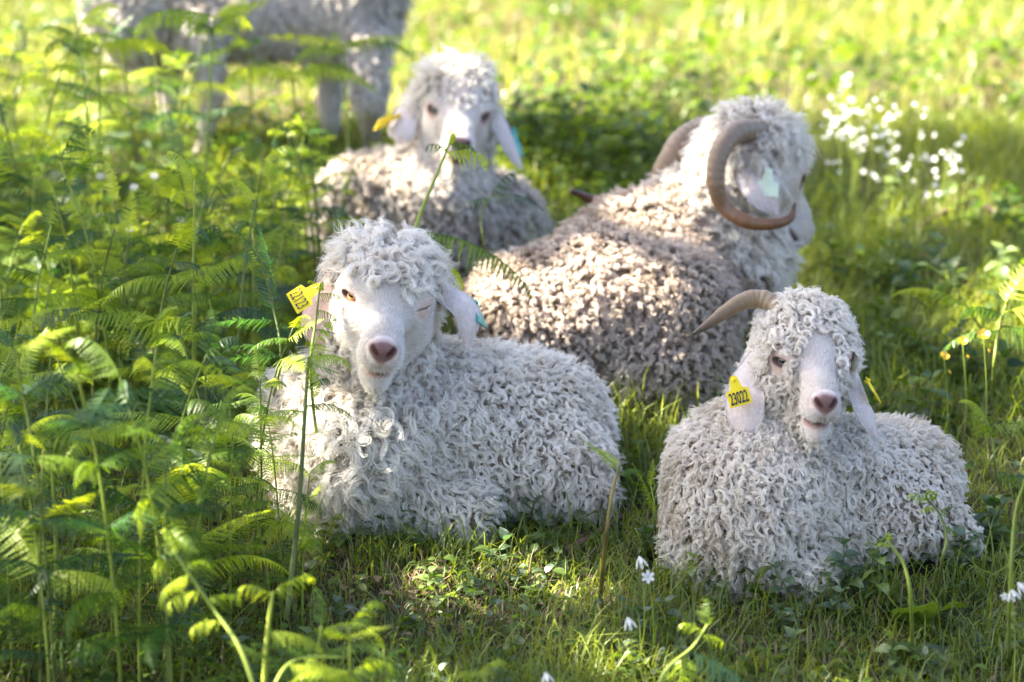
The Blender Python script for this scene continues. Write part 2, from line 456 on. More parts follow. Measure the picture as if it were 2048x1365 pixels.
def eye_material(name, iris):
    m, nt, out = mat(name)
    tc = N(nt, 'ShaderNodeTexCoord'); sp = N(nt, 'ShaderNodeSeparateXYZ'); nt.links.new(tc.outputs['Object'], sp.inputs[0])
    def M(op, a, b=None):
        n = N(nt, 'ShaderNodeMath', operation=op)
        for i, v in enumerate((a, b)):
            if v is None: continue
            if isinstance(v, (int, float)): n.inputs[i].default_value = v
            else: nt.links.new(v, n.inputs[i])
        return n.outputs[0]
    x, y = sp.outputs[0], sp.outputs[1]
    r = M('SQRT', M('ADD', M('MULTIPLY', x, x), M('MULTIPLY', y, y)))
    ir = M('LESS_THAN', r, 0.0105)
    pu = M('MULTIPLY', M('LESS_THAN', M('ABSOLUTE', x), 0.0062), M('LESS_THAN', M('ABSOLUTE', y), 0.0028))
    m1 = N(nt, 'ShaderNodeMix', data_type='RGBA'); nt.links.new(ir, m1.inputs['Factor'])
    m1.inputs['A'].default_value = (0.10, 0.06, 0.05, 1); m1.inputs['B'].default_value = (*iris, 1)
    m2 = N(nt, 'ShaderNodeMix', data_type='RGBA'); nt.links.new(pu, m2.inputs['Factor'])
    nt.links.new(m1.outputs['Result'], m2.inputs['A']); m2.inputs['B'].default_value = (0.008, 0.008, 0.01, 1)
    p = N(nt, 'ShaderNodeBsdfPrincipled', i_Roughness=0.08); nt.links.new(m2.outputs['Result'], p.inputs['Base Color'])
    nt.links.new(p.outputs[0], out.inputs['Surface'])
    return m

def sphere_vf(r, nu=20, nv=12):
    pts = [(0, 0, r * math.cos(math.pi * i / nv)) for i in range(nv + 1)]
    rad = [max(1e-5, r * math.sin(math.pi * i / nv)) for i in range(nv + 1)]
    th = np.linspace(0, 2 * math.pi, nu, endpoint=False)
    V = np.array([[rad[i] * math.cos(t), rad[i] * math.sin(t), pts[i][2]] for i in range(nv + 1) for t in th])
    i = np.arange(nv)[:, None] * nu; j = np.arange(nu)[None]
    return V, [np.stack([i + j, i + nu + j, i + nu + (j + 1) % nu, i + (j + 1) % nu], -1).reshape(-1, 4)]

def add_eye(root, H, side, m):
    V, F = sphere_vf(0.0158 * H.k)
    o = link('eye', mesh_np('eye', V, F, m), root)
    z = H.D(EDIR[0], side * EDIR[1], EDIR[2]); x = nrm(np.cross(H.u, z)); y = np.cross(z, x)
    M = Matrix(((x[0], y[0], z[0], 0), (x[1], y[1], z[1], 0), (x[2], y[2], z[2], 0), (0, 0, 0, 1)))
    M.translation = Vector(H.P(EYE[0], side * EYE[1], EYE[2]) - np.array(root.location))
    o.matrix_local = M
    return o

# ------------------------------------------------------------------ wool
def sample_surface(V, F, spacing, mask=None, over=5.0, jitter=True):
    """roughly even points on the quads: oversample, keep one per voxel"""
    T = np.concatenate([F[:, [0, 1, 2]], F[:, [0, 2, 3]]])
    if mask is not None: T = T[mask[T].all(1)]
    a, b, c = V[T[:, 0]], V[T[:, 1]], V[T[:, 2]]
    ar = 0.5 * np.linalg.norm(np.cross(b - a, c - a), axis=1)
    n = int(ar.sum() / spacing ** 2 * over)
    if n < 1: return np.zeros((0, 3)), np.zeros(0, int), np.zeros((0, 3), int)
    t = rng.choice(len(T), n, p=ar / ar.sum())
    r1 = np.sqrt(rng.random(n)); r2 = rng.random(n)
    w = np.stack([1 - r1, r1 * (1 - r2), r1 * r2], -1)
    P = (V[T[t]] * w[..., None]).sum(1)
    key = np.floor(P / (spacing * 1.15) + rng.random(3)).astype(np.int64)
    _, keep = np.unique(key @ np.array([1, 5000, 25000000]), return_index=True)
    return P[keep], T[t[keep]], w[keep]

def make_curves(name, pos, rad, material, parent):
    """pos (n, m, 3) strands; rad (n, m)"""
    n, m, _ = pos.shape
    hc = bpy.data.hair_curves.new(name)
    hc.add_curves([m] * n)
    hc.attributes['position'].data.foreach_set('vector', np.ascontiguousarray(pos, np.float32).ravel())
    a = hc.attributes.get('radius') or hc.attributes.new('radius', 'FLOAT', 'POINT')
    a.data.foreach_set('value', np.ascontiguousarray(np.broadcast_to(rad, (n, m)), np.float32).ravel())
    hc.materials.append(material)
    return link(name, hc, parent)

def locks(P, Nn, T, L, rr, turns, ns, npts, lw, wn=0.55, wt=0.8, wr=0.45, droop=0.35, srad=0.0006, jit=0.22, fly=0.08, flat=0.0):
    """curly locks: each a bundle of ns strands winding together round a drooping axis"""
    n = len(P)
    if n == 0: return np.zeros((0, npts, 3)), np.zeros((0, npts))
    e = lambda x: np.broadcast_to(np.asarray(x, float), (n,))
    L, rr, turns, lw = e(L), e(rr), e(turns), e(lw)
    A = nrm(Nn * wn + T * wt + rng.normal(0, wr, (n, 3)))
    A = nrm(A + Nn * np.maximum(0, 0.15 - (A * Nn).sum(1))[:, None])
    E1 = nrm(np.cross(A, nrm(rng.normal(0, 1, (n, 3))))); E2 = np.cross(A, E1)
    hand = np.where(rng.random(n) < 0.5, -1, 1); th0 = rng.random(n) * 2 * math.pi
    s = np.linspace(0, 1, npts)
    out = np.empty((n, ns, npts, 3), np.float32)
    tt = turns * rng.uniform(0.75, 1.25, n)
    for k in range(ns):
        o = rng.normal(0, 0.5, (n, 2)); jt = jit * (3 if rng.random() < fly * 2 else 1)
        ph = th0 + rng.normal(0, jt, n); rk = rr * (1 + rng.normal(0, 0.16, n)); lk = L * (1 + rng.normal(0, 0.12, n))
        th = ph[:, None] + hand[:, None] * 2 * math.pi * tt[:, None] * s ** 0.85
        env = np.minimum(1, s * 2.6)[None] * (1 - 0.25 * s)[None]
        wdt = lw[:, None] * (1 - 0.55 * s)[None]
        rad = rk[:, None] * env + o[:, :1] * wdt * np.minimum(1, 0.35 + s * 2)[None]
        ca, sa = np.cos(th) , np.sin(th)
        c0, s0 = np.cos(ph), np.sin(ph)
        x = rad * ca; y = rad * sa
        adv = lk[:, None] * (s * (1 - 0.12 * s))[None] + o[:, 1:] * wdt
        pos = P[:, None] - 0.004 * Nn[:, None] + A[:, None] * adv[..., None] + E1[:, None] * x[..., None] + E2[:, None] * y[..., None]
        pos = pos + (T * (L * droop)[:, None])[:, None] * (s ** 2)[None, :, None]
        # keep the lock outside the skin
        h = ((pos - P[:, None]) * Nn[:, None]).sum(-1)
        lift = np.maximum(0, 0.004 * np.minimum(1, s * 5)[None] - h) * (s > 0.05)[None]
        pos = pos + Nn[:, None] * lift[..., None]
        out[:, k] = pos
    pos = out.reshape(n * ns, npts, 3)
    rad = srad * (1 - 0.6 * s ** 3)[None] * np.ones((n * ns, 1))
    return pos, rad

def fur(P, Nn, T, L, npts=4, srad=0.0004, lift=0.35, wr=0.25, bend=0.3):
    n = len(P); s = np.linspace(0, 1, npts)
    D = nrm(T + Nn * lift + rng.normal(0, wr, (n, 3)))
    D = nrm(D + Nn * np.maximum(0, 0.12 - (D * Nn).sum(1))[:, None])
    l = np.asarray(L) * rng.uniform(0.6, 1.3, n)
    pos = P[:, None] + D[:, None] * (l[:, None] * s)[..., None] - Nn[:, None] * (bend * l[:, None] * s ** 2)[..., None] * 0.4
    return pos, srad * (1 - 0.8 * s)[None] * np.ones((n, 1))

# ------------------------------------------------------------------ ears, horns, tags
M_EAR = None
def ear(root, path, widths, facing, cup, material, cols, thick=0.004, name='ear', furl=0.011, nfur=2200, furmat=None):
    """a hanging ear: path of centre points, half widths, the way its outer face looks, how far its edges curl back"""
    C = spline(path, 18); W = np.interp(np.linspace(0, 1, 18), np.linspace(0, 1, len(widths)), widths)
    W = W * np.sqrt(np.clip(1 - np.linspace(0, 1, 18) ** 7, 0.04, 1))
    t = nrm(np.gradient(C, axis=0)); nf = nrm(np.asarray(facing, float) - t * (t @ np.asarray(facing, float))[:, None]); sd = np.cross(t, nf)
    k = np.linspace(-1, 1, 11)
    def surf(off):
        th = k[None, :, None]
        return C[:, None] + sd[:, None] * th * W[:, None, None] - nf[:, None] * (cup * W[:, None, None] * th ** 2) + nf[:, None] * off * (1 - 0.8 * th ** 2)
    A, Bk = surf(thick / 2), surf(-thick / 2)
    m, n = 18, 11
    V = np.concatenate([A.reshape(-1, 3), Bk.reshape(-1, 3)])
    i = np.arange(m - 1)[:, None] * n; j = np.arange(n - 1)[None]
    q = np.stack([i + j, i + j + 1, i + n + j + 1, i + n + j], -1).reshape(-1, 4)
    rim = np.concatenate([np.arange(m) * n, (m - 1) * n + np.arange(1, n), (np.arange(m - 2, -1, -1)) * n + n - 1, np.arange(n - 2, 0, -1)])
    r2 = np.roll(rim, -1)
    F = np.concatenate([q[:, ::-1], q + m * n, np.stack([rim, r2, r2 + m * n, rim + m * n], -1)])
    org = np.array(root.location)
    fr = np.linspace(0, 1, m)[:, None] * np.ones((1, n)); ed = np.abs(k)[None] * np.ones((m, 1))
    cc = np.array(cols[0])[None, None] * (1 - fr[..., None]) + np.array(cols[1])[None, None] * fr[..., None]
    cc = cc * (1 - 0.10 * ed[..., None] ** 3) * (1 - 0.10 * np.array([0.2, 1, 1]) * (np.sin(fr * 9 + k[None] * 6) ** 2 * (1 - ed))[..., None])
    o = link(name, mesh_np(name, V - org, F, material, cols=np.concatenate([cc.reshape(-1, 3)] * 2)), root)
    if nfur:
        nn = vert_normals(V, F)
        P, T3, w = sample_surface(V, F, 0.0028, over=2.0)
        sel = rng.permutation(len(P))[:nfur]; P, T3, w = P[sel], T3[sel], w[sel]
        n3 = nrm((nn[T3] * w[..., None]).sum(1))
        kk = np.argmin(((P[:, None] - C[None]) ** 2).sum(-1), 1); d = t[kk]; d = nrm(d - n3 * (d * n3).sum(1)[:, None])
        pos, rad = fur(P, n3, d, furl, srad=0.00038, lift=0.22, wr=0.16)
        make_curves('ear_fur', pos - org, rad, furmat, o)
    return o

def horn(root, path, rads, material, rings=26, ringd=0.06, n=64, flat=1.0, name='horn'):
    C = spline(path, n); s = np.linspace(0, 1, n)
    R = np.interp(s, np.linspace(0, 1, len(rads)), rads)
    R = R * (1 + ringd * np.sin(s * rings * 2 * math.pi + 0.8 * np.sin(s * 17)) * np.clip(1.15 - s * 1.1, 0, 1) + 0.02 * np.sin(s * 41))
    V, F = tube(C, R, 14)
    V = V - np.array(root.location)
    tb = s + 0.07 * np.sin(s * rings * 2 * math.pi + 0.8 * np.sin(s * 17) + 2.0) * np.clip(1.1 - s, 0, 1)
    t = np.concatenate([np.repeat(tb, 14), [0, 1]])
    return link(name, mesh_np(name, V, F, material, cols=np.stack([t, t, t], -1)), root)

def horn_material(name, stops):
    m, nt, out = mat(name)
    a = N(nt, 'ShaderNodeAttribute', attribute_name='tint')
    tc = N(nt, 'ShaderNodeTexCoord')
    tex = N(nt, 'ShaderNodeTexNoise', i_Scale=60.0, i_Detail=6.0); nt.links.new(tc.outputs['Object'], tex.inputs['Vector'])
    ma = N(nt, 'ShaderNodeMath', operation='MULTIPLY_ADD', i_1=0.35, i_2=-0.17); nt.links.new(tex.outputs['Fac'], ma.inputs[0])
    ad = N(nt, 'ShaderNodeMath', operation='ADD'); nt.links.new(ma.outputs[0], ad.inputs[0]); nt.links.new(a.outputs['Fac'], ad.inputs[1])
    r = ramp(nt, stops); nt.links.new(ad.outputs[0], r.inputs['Fac'])
    p = N(nt, 'ShaderNodeBsdfPrincipled', i_Roughness=0.42); nt.links.new(r.outputs['Color'], p.inputs['Base Color'])
    b = N(nt, 'ShaderNodeBump', i_Strength=0.5, i_Distance=0.002); nt.links.new(tex.outputs['Fac'], b.inputs['Height'])
    nt.links.new(b.outputs[0], p.inputs['Normal']); nt.links.new(p.outputs[0], out.inputs['Surface'])
    return m

def ear_tag(root, centre, right, up, w, h, material, text=None, textmat=None, label=None, size=None, offset=0.0):
    """plastic ear tag: numbered plate, a tapering neck and a stud"""
    right = nrm(right); up = nrm(np.asarray(up) - right * (np.asarray(up) @ right)); nn = np.cross(right, up)
    out = [(-.5, -.5), (.5, -.5), (.5, .12), (.26, .2), (.17, .62), (.08, .72), (-.08, .72), (-.17, .62), (-.26, .2), (-.5, .12)]
    P = np.array(out) * [w, h]
    t = 0.0016
    V = np.concatenate([np.c_[P, np.full(len(P), t)], np.c_[P, np.full(len(P), -t)]])
    n = len(P); i = np.arange(n)
    V = V + np.c_[np.zeros(2 * n), np.zeros(2 * n), 0.10 * w * (2 * V[:, 0] / w) ** 2 * -0.4]
    sides = np.stack([i, i + n, (i + 1) % n + n, (i + 1) % n], -1)
    # triangle fans keep the outline exact
    Vc = np.vstack([V, [[0, 0, t]], [[0, 0, -t]]])
    fan = np.concatenate([np.stack([i, (i + 1) % n, np.full(n, 2 * n)], -1), np.stack([(i + 1) % n + n, i + n, np.full(n, 2 * n + 1)], -1)])
    tv, tf = tube([(0, 0.55 * h, -0.007), (0, 0.55 * h, 0.0035)], [0.0035, 0.0035], 10)
    V, F = join([(Vc, [sides, fan]), (tv, tf)])
    o = link('ear_tag', mesh_np('ear_tag', V, F, material, smooth=False), root)
    M = Matrix(((right[0], up[0], nn[0], 0), (right[1], up[1], nn[1], 0), (right[2], up[2], nn[2], 0), (0, 0, 0, 1)))
    M.translation = Vector(np.asarray(centre) - np.array(root.location))
    o.matrix_local = M
    if label: o['label'] = label
    if text:
        cu = bpy.data.curves.new('tag_number', 'FONT'); cu.body = text; cu.align_x = 'CENTER'; cu.align_y = 'CENTER'
        cu.size = size or h * 0.6; cu.extrude = 0.0003; cu.offset = offset; cu.materials.append(textmat)
        tmp = bpy.data.objects.new('tag_number_curve', cu); COL.objects.link(tmp); dg = bpy.context.evaluated_depsgraph_get(); dg.update()
        tm = bpy.data.meshes.new_from_object(tmp.evaluated_get(dg)); tm.name = 'tag_number'; size_ = cu.size
        bpy.data.objects.remove(tmp); bpy.data.curves.remove(cu)
        if not tm.materials: tm.materials.append(textmat)
        q = link('tag_number', tm, o); q.location = (0, -0.2 * h, t + 0.0006)
        q.scale = (min(1.0, 0.92 * w / (0.55 * size_ * len(text))), 1.25, 1)
    return o
# ------------------------------------------------------------------ the five goats
M_SKIN = skin_material('skin')
M_EARSKIN = skin_material('ear_skin')
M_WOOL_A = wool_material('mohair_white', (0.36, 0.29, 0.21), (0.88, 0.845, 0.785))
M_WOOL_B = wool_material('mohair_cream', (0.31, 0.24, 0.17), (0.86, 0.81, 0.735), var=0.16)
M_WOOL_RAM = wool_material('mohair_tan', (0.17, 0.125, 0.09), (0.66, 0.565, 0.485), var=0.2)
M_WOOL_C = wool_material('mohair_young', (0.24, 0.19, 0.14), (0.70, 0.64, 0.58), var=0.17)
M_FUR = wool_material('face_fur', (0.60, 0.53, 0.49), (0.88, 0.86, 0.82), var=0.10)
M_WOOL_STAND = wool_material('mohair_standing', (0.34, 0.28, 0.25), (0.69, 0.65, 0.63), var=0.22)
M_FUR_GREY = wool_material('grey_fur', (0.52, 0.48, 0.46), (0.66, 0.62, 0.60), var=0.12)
M_HORN = horn_material('horn_keratin', [(0.0, (0.30, 0.23, 0.15)), (0.25, (0.22, 0.155, 0.085)), (0.7, (0.15, 0.095, 0.05)), (0.95, (0.06, 0.04, 0.025))])
M_HORN_RAM = horn_material('horn_keratin_old', [(0.0, (0.21, 0.165, 0.125)), (0.45, (0.19, 0.125, 0.075)), (0.70, (0.20, 0.085, 0.03)), (0.98, (0.05, 0.025, 0.015))])
M_AMBER = eye_material('eye_amber', (0.52, 0.27, 0.07))
M_GREYEYE = eye_material('eye_grey', (0.16, 0.17, 0.15))
M_TAG_Y = plain('tag_yellow', (0.85, 0.66, 0.02), rough=0.4, noise=0.05)
M_TAG_T = plain('tag_teal', (0.02, 0.30, 0.27), rough=0.4, noise=0.05)
M_TAG_G = plain('tag_pale_green', (0.52, 0.66, 0.55), rough=0.45, noise=0.1)
M_INK = plain('tag_ink', (0.03, 0.035, 0.05), rough=0.5, noise=0.1)

WHITE = (0.72, 0.62, 0.58)
UNDER = (0.24, 0.19, 0.14)  # skin beneath the fleece, darkened so gaps between locks look shaded

from mathutils.bvhtree import BVHTree
SHAPES = []
def onto(u, v, Z):
    """the point of an animal's coat seen at photo pixel (u, v) near depth Z"""
    d = nrm(Q(u, v, 1.0) - CO); best = Q(u, v, Z)
    hits = [t.ray_cast(Vector(CO), Vector(d))[0] for t in SHAPES]
    hits = [np.array(h) for h in hits if h is not None and abs((np.array(h) - CO) @ CF - Z) < 0.6]
    return min(hits, key=lambda h: (h - CO) @ CF) - 0.012 * d if hits else best
class Px:
    """photo pixels at a reference depth -> world"""
    def __init__(self, Z): self.Z = Z; self.s = FPX / Z
    def __call__(self, u, v, dz=0.0):
        # keep the drawn size constant: offset from the reference plane along the view axis
        return Q(u, v, self.Z) + CF * dz
    def r(self, px): return px / self.s

def cvec(r, u, a): return nrm(r * CR + u * CU + a * CF)

def goat(label, base, B, H, under, face, wool, bare, fine_r=0.2, eyes=(M_AMBER, M_AMBER), coarse=0.016, fine=0.0042, facecols=None, back=(0, 0, 0)):
    """body mesh (skin), then its fleece lock by lock. wool: list of dicts; bare(f,s,u) -> True where no curls grow"""
    root = link('goat', None); root.location = Vector(base); root['label'] = label; root['category'] = 'goat'
    org = np.array(base, float)
    k = H.k
    hl = H.P(0.05, 0, -0.02)
    V, F = B.mesh(hl - fine_r * k * 0.8, hl + fine_r * k * 0.8, coarse, fine)
    V = V.astype(float)
    f, s, u = H.local(V); r = np.sqrt(f * f + s * s + u * u)
    Vr = relax(V, F, 3)
    w = np.clip((r - 0.20) / 0.05, 0, 1)[:, None]
    V = V * (1 - w) + Vr * w
    V0 = relax(V, F, 1, 0.35); V = np.where(w > 0, V, V0)
    C = paint(V, H, under, face, opens=OP)
    Nn = vert_normals(V, F)
    link('body', mesh_np('goat_body', V - org, F, M_SKIN, cols=C), root)
    for side, m in zip((1, -1), eyes):
        if m: add_eye(root, H, side, m)
    SHAPES.append(BVHTree.FromPolygons(V.tolist(), F.tolist()))
    above = V[:, 2] > ground_z(V[:, 0], V[:, 1]) - 0.03
    head = r < 0.235
    isbare = head & bare(f, s, u)
    for wd in wool:
        zone = wd.get('zone', lambda f, s, u, P: np.ones(len(f), bool))(f, s, u, V)
        nose = np.sqrt(((f - 0.168) / 0.036) ** 2 + (s / 0.027) ** 2 + ((u + 0.027) / 0.023) ** 2) < 1
        lips = (f > 0.10) & (u < -0.066) & (u > -0.088)
        eyez = np.sqrt((f - 0.034) ** 2 + (np.abs(s) - 0.062) ** 2 + u ** 2) < 0.021
        mask = above & ~isbare & zone if not wd.get('short') else above & isbare & zone & ~(nose & head) & ~(lips & head) & ~(eyez & head)
        P, T3, bw = sample_surface(V, F, wd['spacing'], mask, over=wd.get('over', 4.0))
        if len(P) == 0: continue
        if 'limit' in wd and len(P) > wd['limit']:
            sel = rng.permutation(len(P))[:wd['limit']]; P, T3, bw = P[sel], T3[sel], bw[sel]
        n3 = nrm((Nn[T3] * bw[..., None]).sum(1))
        pf, ps, pu = H.local(P); hr = np.sqrt(pf ** 2 + ps ** 2 + pu ** 2)
        onhead = (hr < 0.235)[:, None]
        if wd.get('short'):
            g = nrm(np.tile(-H.f, (len(P), 1)) + 0.5 * np.sign(ps)[:, None] * H.s * np.clip(np.abs(ps) / 0.05, 0, 1)[:, None] - 0.35 * H.u * (np.abs(ps) > 0.03)[:, None])
        else:
            away = nrm(P - H.P(-0.09, 0, 0.06))
            g = np.where(onhead, nrm(0.55 * away + np.array([0, 0, -0.7]) + 0.25 * H.f), nrm(np.array([0, 0, -0.9]) + np.array(back)[None] + 0.15 * away))
        T = nrm(g - n3 * (g * n3).sum(1)[:, None])
        if wd.get('short'):
            pos, rad = fur(P, n3, T, wd['L'], npts=4, srad=wd['srad'], lift=wd.get('lift', 0.25), wr=wd.get('wr', 0.2))
        else:
            n = len(P); q = P * 11.0; wob = np.sin(q[:, 0] + 2 * np.sin(q[:, 2] * 0.8)) * np.sin(q[:, 2] * 1.2 + 1.5 * np.sin(q[:, 1]))
            T = nrm(T + 0.55 * np.cross(n3, T) * np.sin(q[:, 2] * 1.4 + 2 * np.sin(q[:, 0] * 0.9))[:, None])
            sc = rng.uniform(0.7, 1.3, n) * (1 + 0.28 * wob) * (wd.get('size', lambda f, s, u, P: np.ones(len(f)))(pf, ps, pu, P))
            pos, rad = locks(P, n3, T, wd['L'] * sc, wd['rr'] * sc, wd['turns'], wd['ns'], wd['npts'], wd['lw'] * sc,
                             wn=wd.get('wn', 0.55), wt=wd.get('wt', 0.8), wr=wd.get('wr', 0.45), droop=wd.get('droop', 0.35),
                             srad=wd['srad'], jit=wd.get('jit', 0.22), fly=wd.get('fly', 0.08))
        lf, ls, lu = H.local(pos.reshape(-1, 3)); hit = np.zeros(len(lf), bool)
        for sg in (1, -1):       # nothing hangs in front of the eyes
            q = np.stack([lf - EYE[0], ls - sg * EYE[1], lu - EYE[2]], -1); a = q @ nrm((EDIR[0], sg * EDIR[1], EDIR[2]))
            hit |= (a > 0) & (a < 0.06) & (np.linalg.norm(q, axis=1) < 0.075) & (np.sqrt(np.maximum((q ** 2).sum(1) - a * a, 0)) < 0.0185)
        ok = ~hit.reshape(pos.shape[:2]).any(1); pos = pos[ok]; rad = rad[ok]
        make_curves(wd['name'], pos - org, rad, wd['mat'], root)
    return root

NOHEAD = lambda f, s, u, V: np.sqrt(f * f + s * s + u * u) >= 0.19
ONHEAD = lambda f, s, u, V: np.sqrt(f * f + s * s + u * u) < 0.21

# ---- the front right goat: white doe with one long horn, looking at us
p = Px(6.30); R = p.r
H = Head(p(1617, 716, -0.02), cvec(0.10, -0.34, -0.93), cvec(1, -0.04, 0.10), 1.08)
B = Body()
OP = (0.72, 0.78); add_head(B, H, mouth=0.011, eyes=OP, nosew=0.70)
B.cap(H.P(-0.09, 0, -0.02), p(1535, 920, 0.10), R(72), R(112), 0.06)
B.ell(p(1515, 1010, 0.02), (R(118), 0.13, R(140)), k=0.08)
B.ell(p(1425, 1000, 0.13), (R(82), 0.15, R(140)), k=0.08)
B.ell(p(1600, 1000, 0.10), (R(85), 0.13, R(125)), k=0.08)
B.cap(p(1540, 985, 0.16), p(1800, 975, 0.24), R(128), R(112), 0.08)
B.ell(p(1835, 990, 0.20), (R(92), 0.13, R(98)), k=0.07)
B.ell(p(1705, 985, 0.13), (R(110), 0.13, R(118)), k=0.08)
B.ell(p(1800, 1035, 0.10), (R(100), 0.09, R(60)), k=0.06)
B.cap(p(1880, 1050, 0.12), p(1945, 1082, 0.10), R(42), R(24), 0.05)
B.cap(p(1500, 1090, 0.02), p(1720, 1075, 0.10), R(80), R(60), 0.06)
B.cap(p(1500, 1110, 0.02), p(1618, 1155, -0.04), R(58), R(38), 0.05)
B.cap(p(1400, 1110, 0.06), p(1430, 1150, 0.02), R(62), R(45), 0.05)
def bare_R(f, s, u):
    bridge = (np.abs(s) < 0.026 + 0.012 * np.clip(f / 0.1, 0, 1)) & (f > 0.028) & (u > -0.05)
    muz = ((f > 0.092) & (u > -0.118)) | ((f > 0.075) & (u > -0.06))
    eye = np.sqrt((f - 0.034) ** 2 + (np.abs(s) - 0.062) ** 2 + (1.1 * (u + 0.003)) ** 2) < 0.027
    return bridge | muz | eye
front_right = goat('white curly goat with one long horn lying beside the numbered yellow ear tag, front right', at(1540, 1185), B, H, UNDER, WHITE,
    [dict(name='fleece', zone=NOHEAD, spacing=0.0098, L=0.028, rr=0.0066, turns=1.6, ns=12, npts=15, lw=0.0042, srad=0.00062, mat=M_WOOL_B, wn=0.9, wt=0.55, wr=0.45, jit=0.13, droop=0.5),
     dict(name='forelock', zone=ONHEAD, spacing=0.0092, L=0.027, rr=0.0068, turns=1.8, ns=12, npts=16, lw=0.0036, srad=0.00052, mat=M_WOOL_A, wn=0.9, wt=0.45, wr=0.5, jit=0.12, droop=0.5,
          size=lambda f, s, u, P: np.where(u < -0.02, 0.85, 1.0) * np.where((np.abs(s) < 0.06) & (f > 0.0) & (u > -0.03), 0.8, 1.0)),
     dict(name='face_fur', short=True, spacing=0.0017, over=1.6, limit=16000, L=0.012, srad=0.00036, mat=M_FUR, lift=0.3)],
    bare_R, eyes=(M_GREYEYE, M_GREYEYE), back=0.25 * CR)
front_right['label'] = 'white curly goat lying front right with one long horn and tag 23022'
M_EARCOL = ((0.66, 0.60, 0.58), (0.70, 0.62, 0.59))
ear(front_right, [H.P(-0.035, -0.075, 0.012), p(1492, 762, -0.01), p(1485, 800, -0.03), p(1487, 838, -0.035), p(1492, 872, -0.03)], [R(20), R(35), R(42), R(39), R(30)],
    cvec(-0.35, 0.1, -0.93), 0.22, M_EARSKIN, M_EARCOL, furmat=M_FUR)
ear(front_right, [H.P(-0.035, 0.075, 0.008), p(1716, 780, -0.01), p(1727, 815, -0.03), p(1738, 845, -0.03), p(1749, 872, -0.02)], [R(14), R(25), R(26), R(19), R(8)],
    cvec(0.62, 0.1, -0.78), 0.3, M_EARSKIN, M_EARCOL, furmat=M_FUR)
horn(front_right, [H.P(-0.06, -0.045, 0.07), p(1530, 600, 0.03), p(1494, 601, 0.03), p(1452, 624, 0.02), p(1417, 649, 0.01), p(1387, 668, 0.0)],
     [R(20), R(20), R(18), R(14.5), R(9.5), R(3.5)], M_HORN, rings=16, ringd=0.025)
horn(front_right, [H.P(-0.07, 0.045, 0.06), p(1706, 655, 0.11), p(1724, 672, 0.11), p(1741, 688, 0.10)], [R(18), R(14), R(10), R(3)], M_HORN, rings=8, ringd=0.025)
t1 = ear_tag(front_right, p(1471, 786, -0.062), cvec(1, 0.30, -0.25), cvec(-0.2, 1, 0.0), R(46), R(50), M_TAG_Y, '23022', M_INK,
        'yellow tag printed 23022', size=R(27), offset=0.0004)
ear_tag(front_right, p(1744, 778, -0.02), cvec(0.45, -0.55, 0.75), cvec(-0.45, 0.8, 0.35), R(44), R(46), M_TAG_Y, label='blank side of the other yellow tag')

# ---- the front left goat: white doe without horns, one eye shut
p = Px(6.60); R = p.r
H = Head(p(774, 590, -0.05), cvec(0.03, -0.42, -0.90), cvec(1, -0.19, 0.03), 1.27)
B = Body()
OP = (0.12, 0.85); add_head(B, H, mouth=0.012, eyes=OP, nosew=0.66, crown=0.74)
B.cap(H.P(-0.08, 0, -0.03), p(735, 860, 0.06), R(85), R(112), 0.07)
B.ell(p(715, 900, 0.02), (R(118), 0.12, R(120)), k=0.08)
B.ell(p(622, 860, 0.12), (R(88), 0.14, R(120)), k=0.08)
B.ell(p(840, 870, 0.10), (R(90), 0.13, R(125)), k=0.08)
B.cap(p(790, 840, 0.17), p(1045, 850, 0.20), R(134), R(134), 0.08)
B.ell(p(1098, 878, 0.17), (R(110), 0.14, R(122)), k=0.08)
B.ell(p(1090, 930, 0.06), (R(118), 0.09, R(72)), k=0.06)
B.ell(p(950, 880, 0.10), (R(130), 0.13, R(125)), k=0.08)
B.cap(p(1130, 960, 0.04), p(1195, 990, 0.02), R(45), R(28), 0.05)
B.cap(p(720, 960, 0.02), p(1040, 950, 0.08), R(68), R(68), 0.07)
B.cap(p(790, 985, -0.01), p(940, 1025, -0.06), R(55), R(36), 0.05)
B.cap(p(650, 960, 0.02), p(700, 990, -0.03), R(58), R(40), 0.05)
def bare_L(f, s, u):
    front = (f > -0.035 - 0.2 * np.clip(-u - 0.02, 0, 0.1)) & (u < 0.040 + 0.0 * s)
    return (front & (u > -0.075 - 0.035 * np.clip(f / 0.08, 0, 1))) | ((f > 0.05) & (u > -0.122))
front_left = goat('white hornless goat lying front left with its left eye squeezed shut', at(760, 1030), B, H, UNDER, WHITE,
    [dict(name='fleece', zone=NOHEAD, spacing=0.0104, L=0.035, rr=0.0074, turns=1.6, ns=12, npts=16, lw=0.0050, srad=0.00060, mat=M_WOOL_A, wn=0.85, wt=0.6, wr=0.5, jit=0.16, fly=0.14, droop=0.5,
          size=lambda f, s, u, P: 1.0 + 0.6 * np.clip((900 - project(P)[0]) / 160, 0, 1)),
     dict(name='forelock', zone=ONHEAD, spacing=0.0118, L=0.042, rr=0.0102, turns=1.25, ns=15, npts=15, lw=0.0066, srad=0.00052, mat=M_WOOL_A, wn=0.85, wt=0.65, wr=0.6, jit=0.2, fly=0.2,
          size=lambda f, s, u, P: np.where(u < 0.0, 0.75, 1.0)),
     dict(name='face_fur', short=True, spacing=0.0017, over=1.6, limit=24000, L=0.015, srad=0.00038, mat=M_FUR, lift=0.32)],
    bare_L, eyes=(None, M_AMBER), back=0.3 * CR)
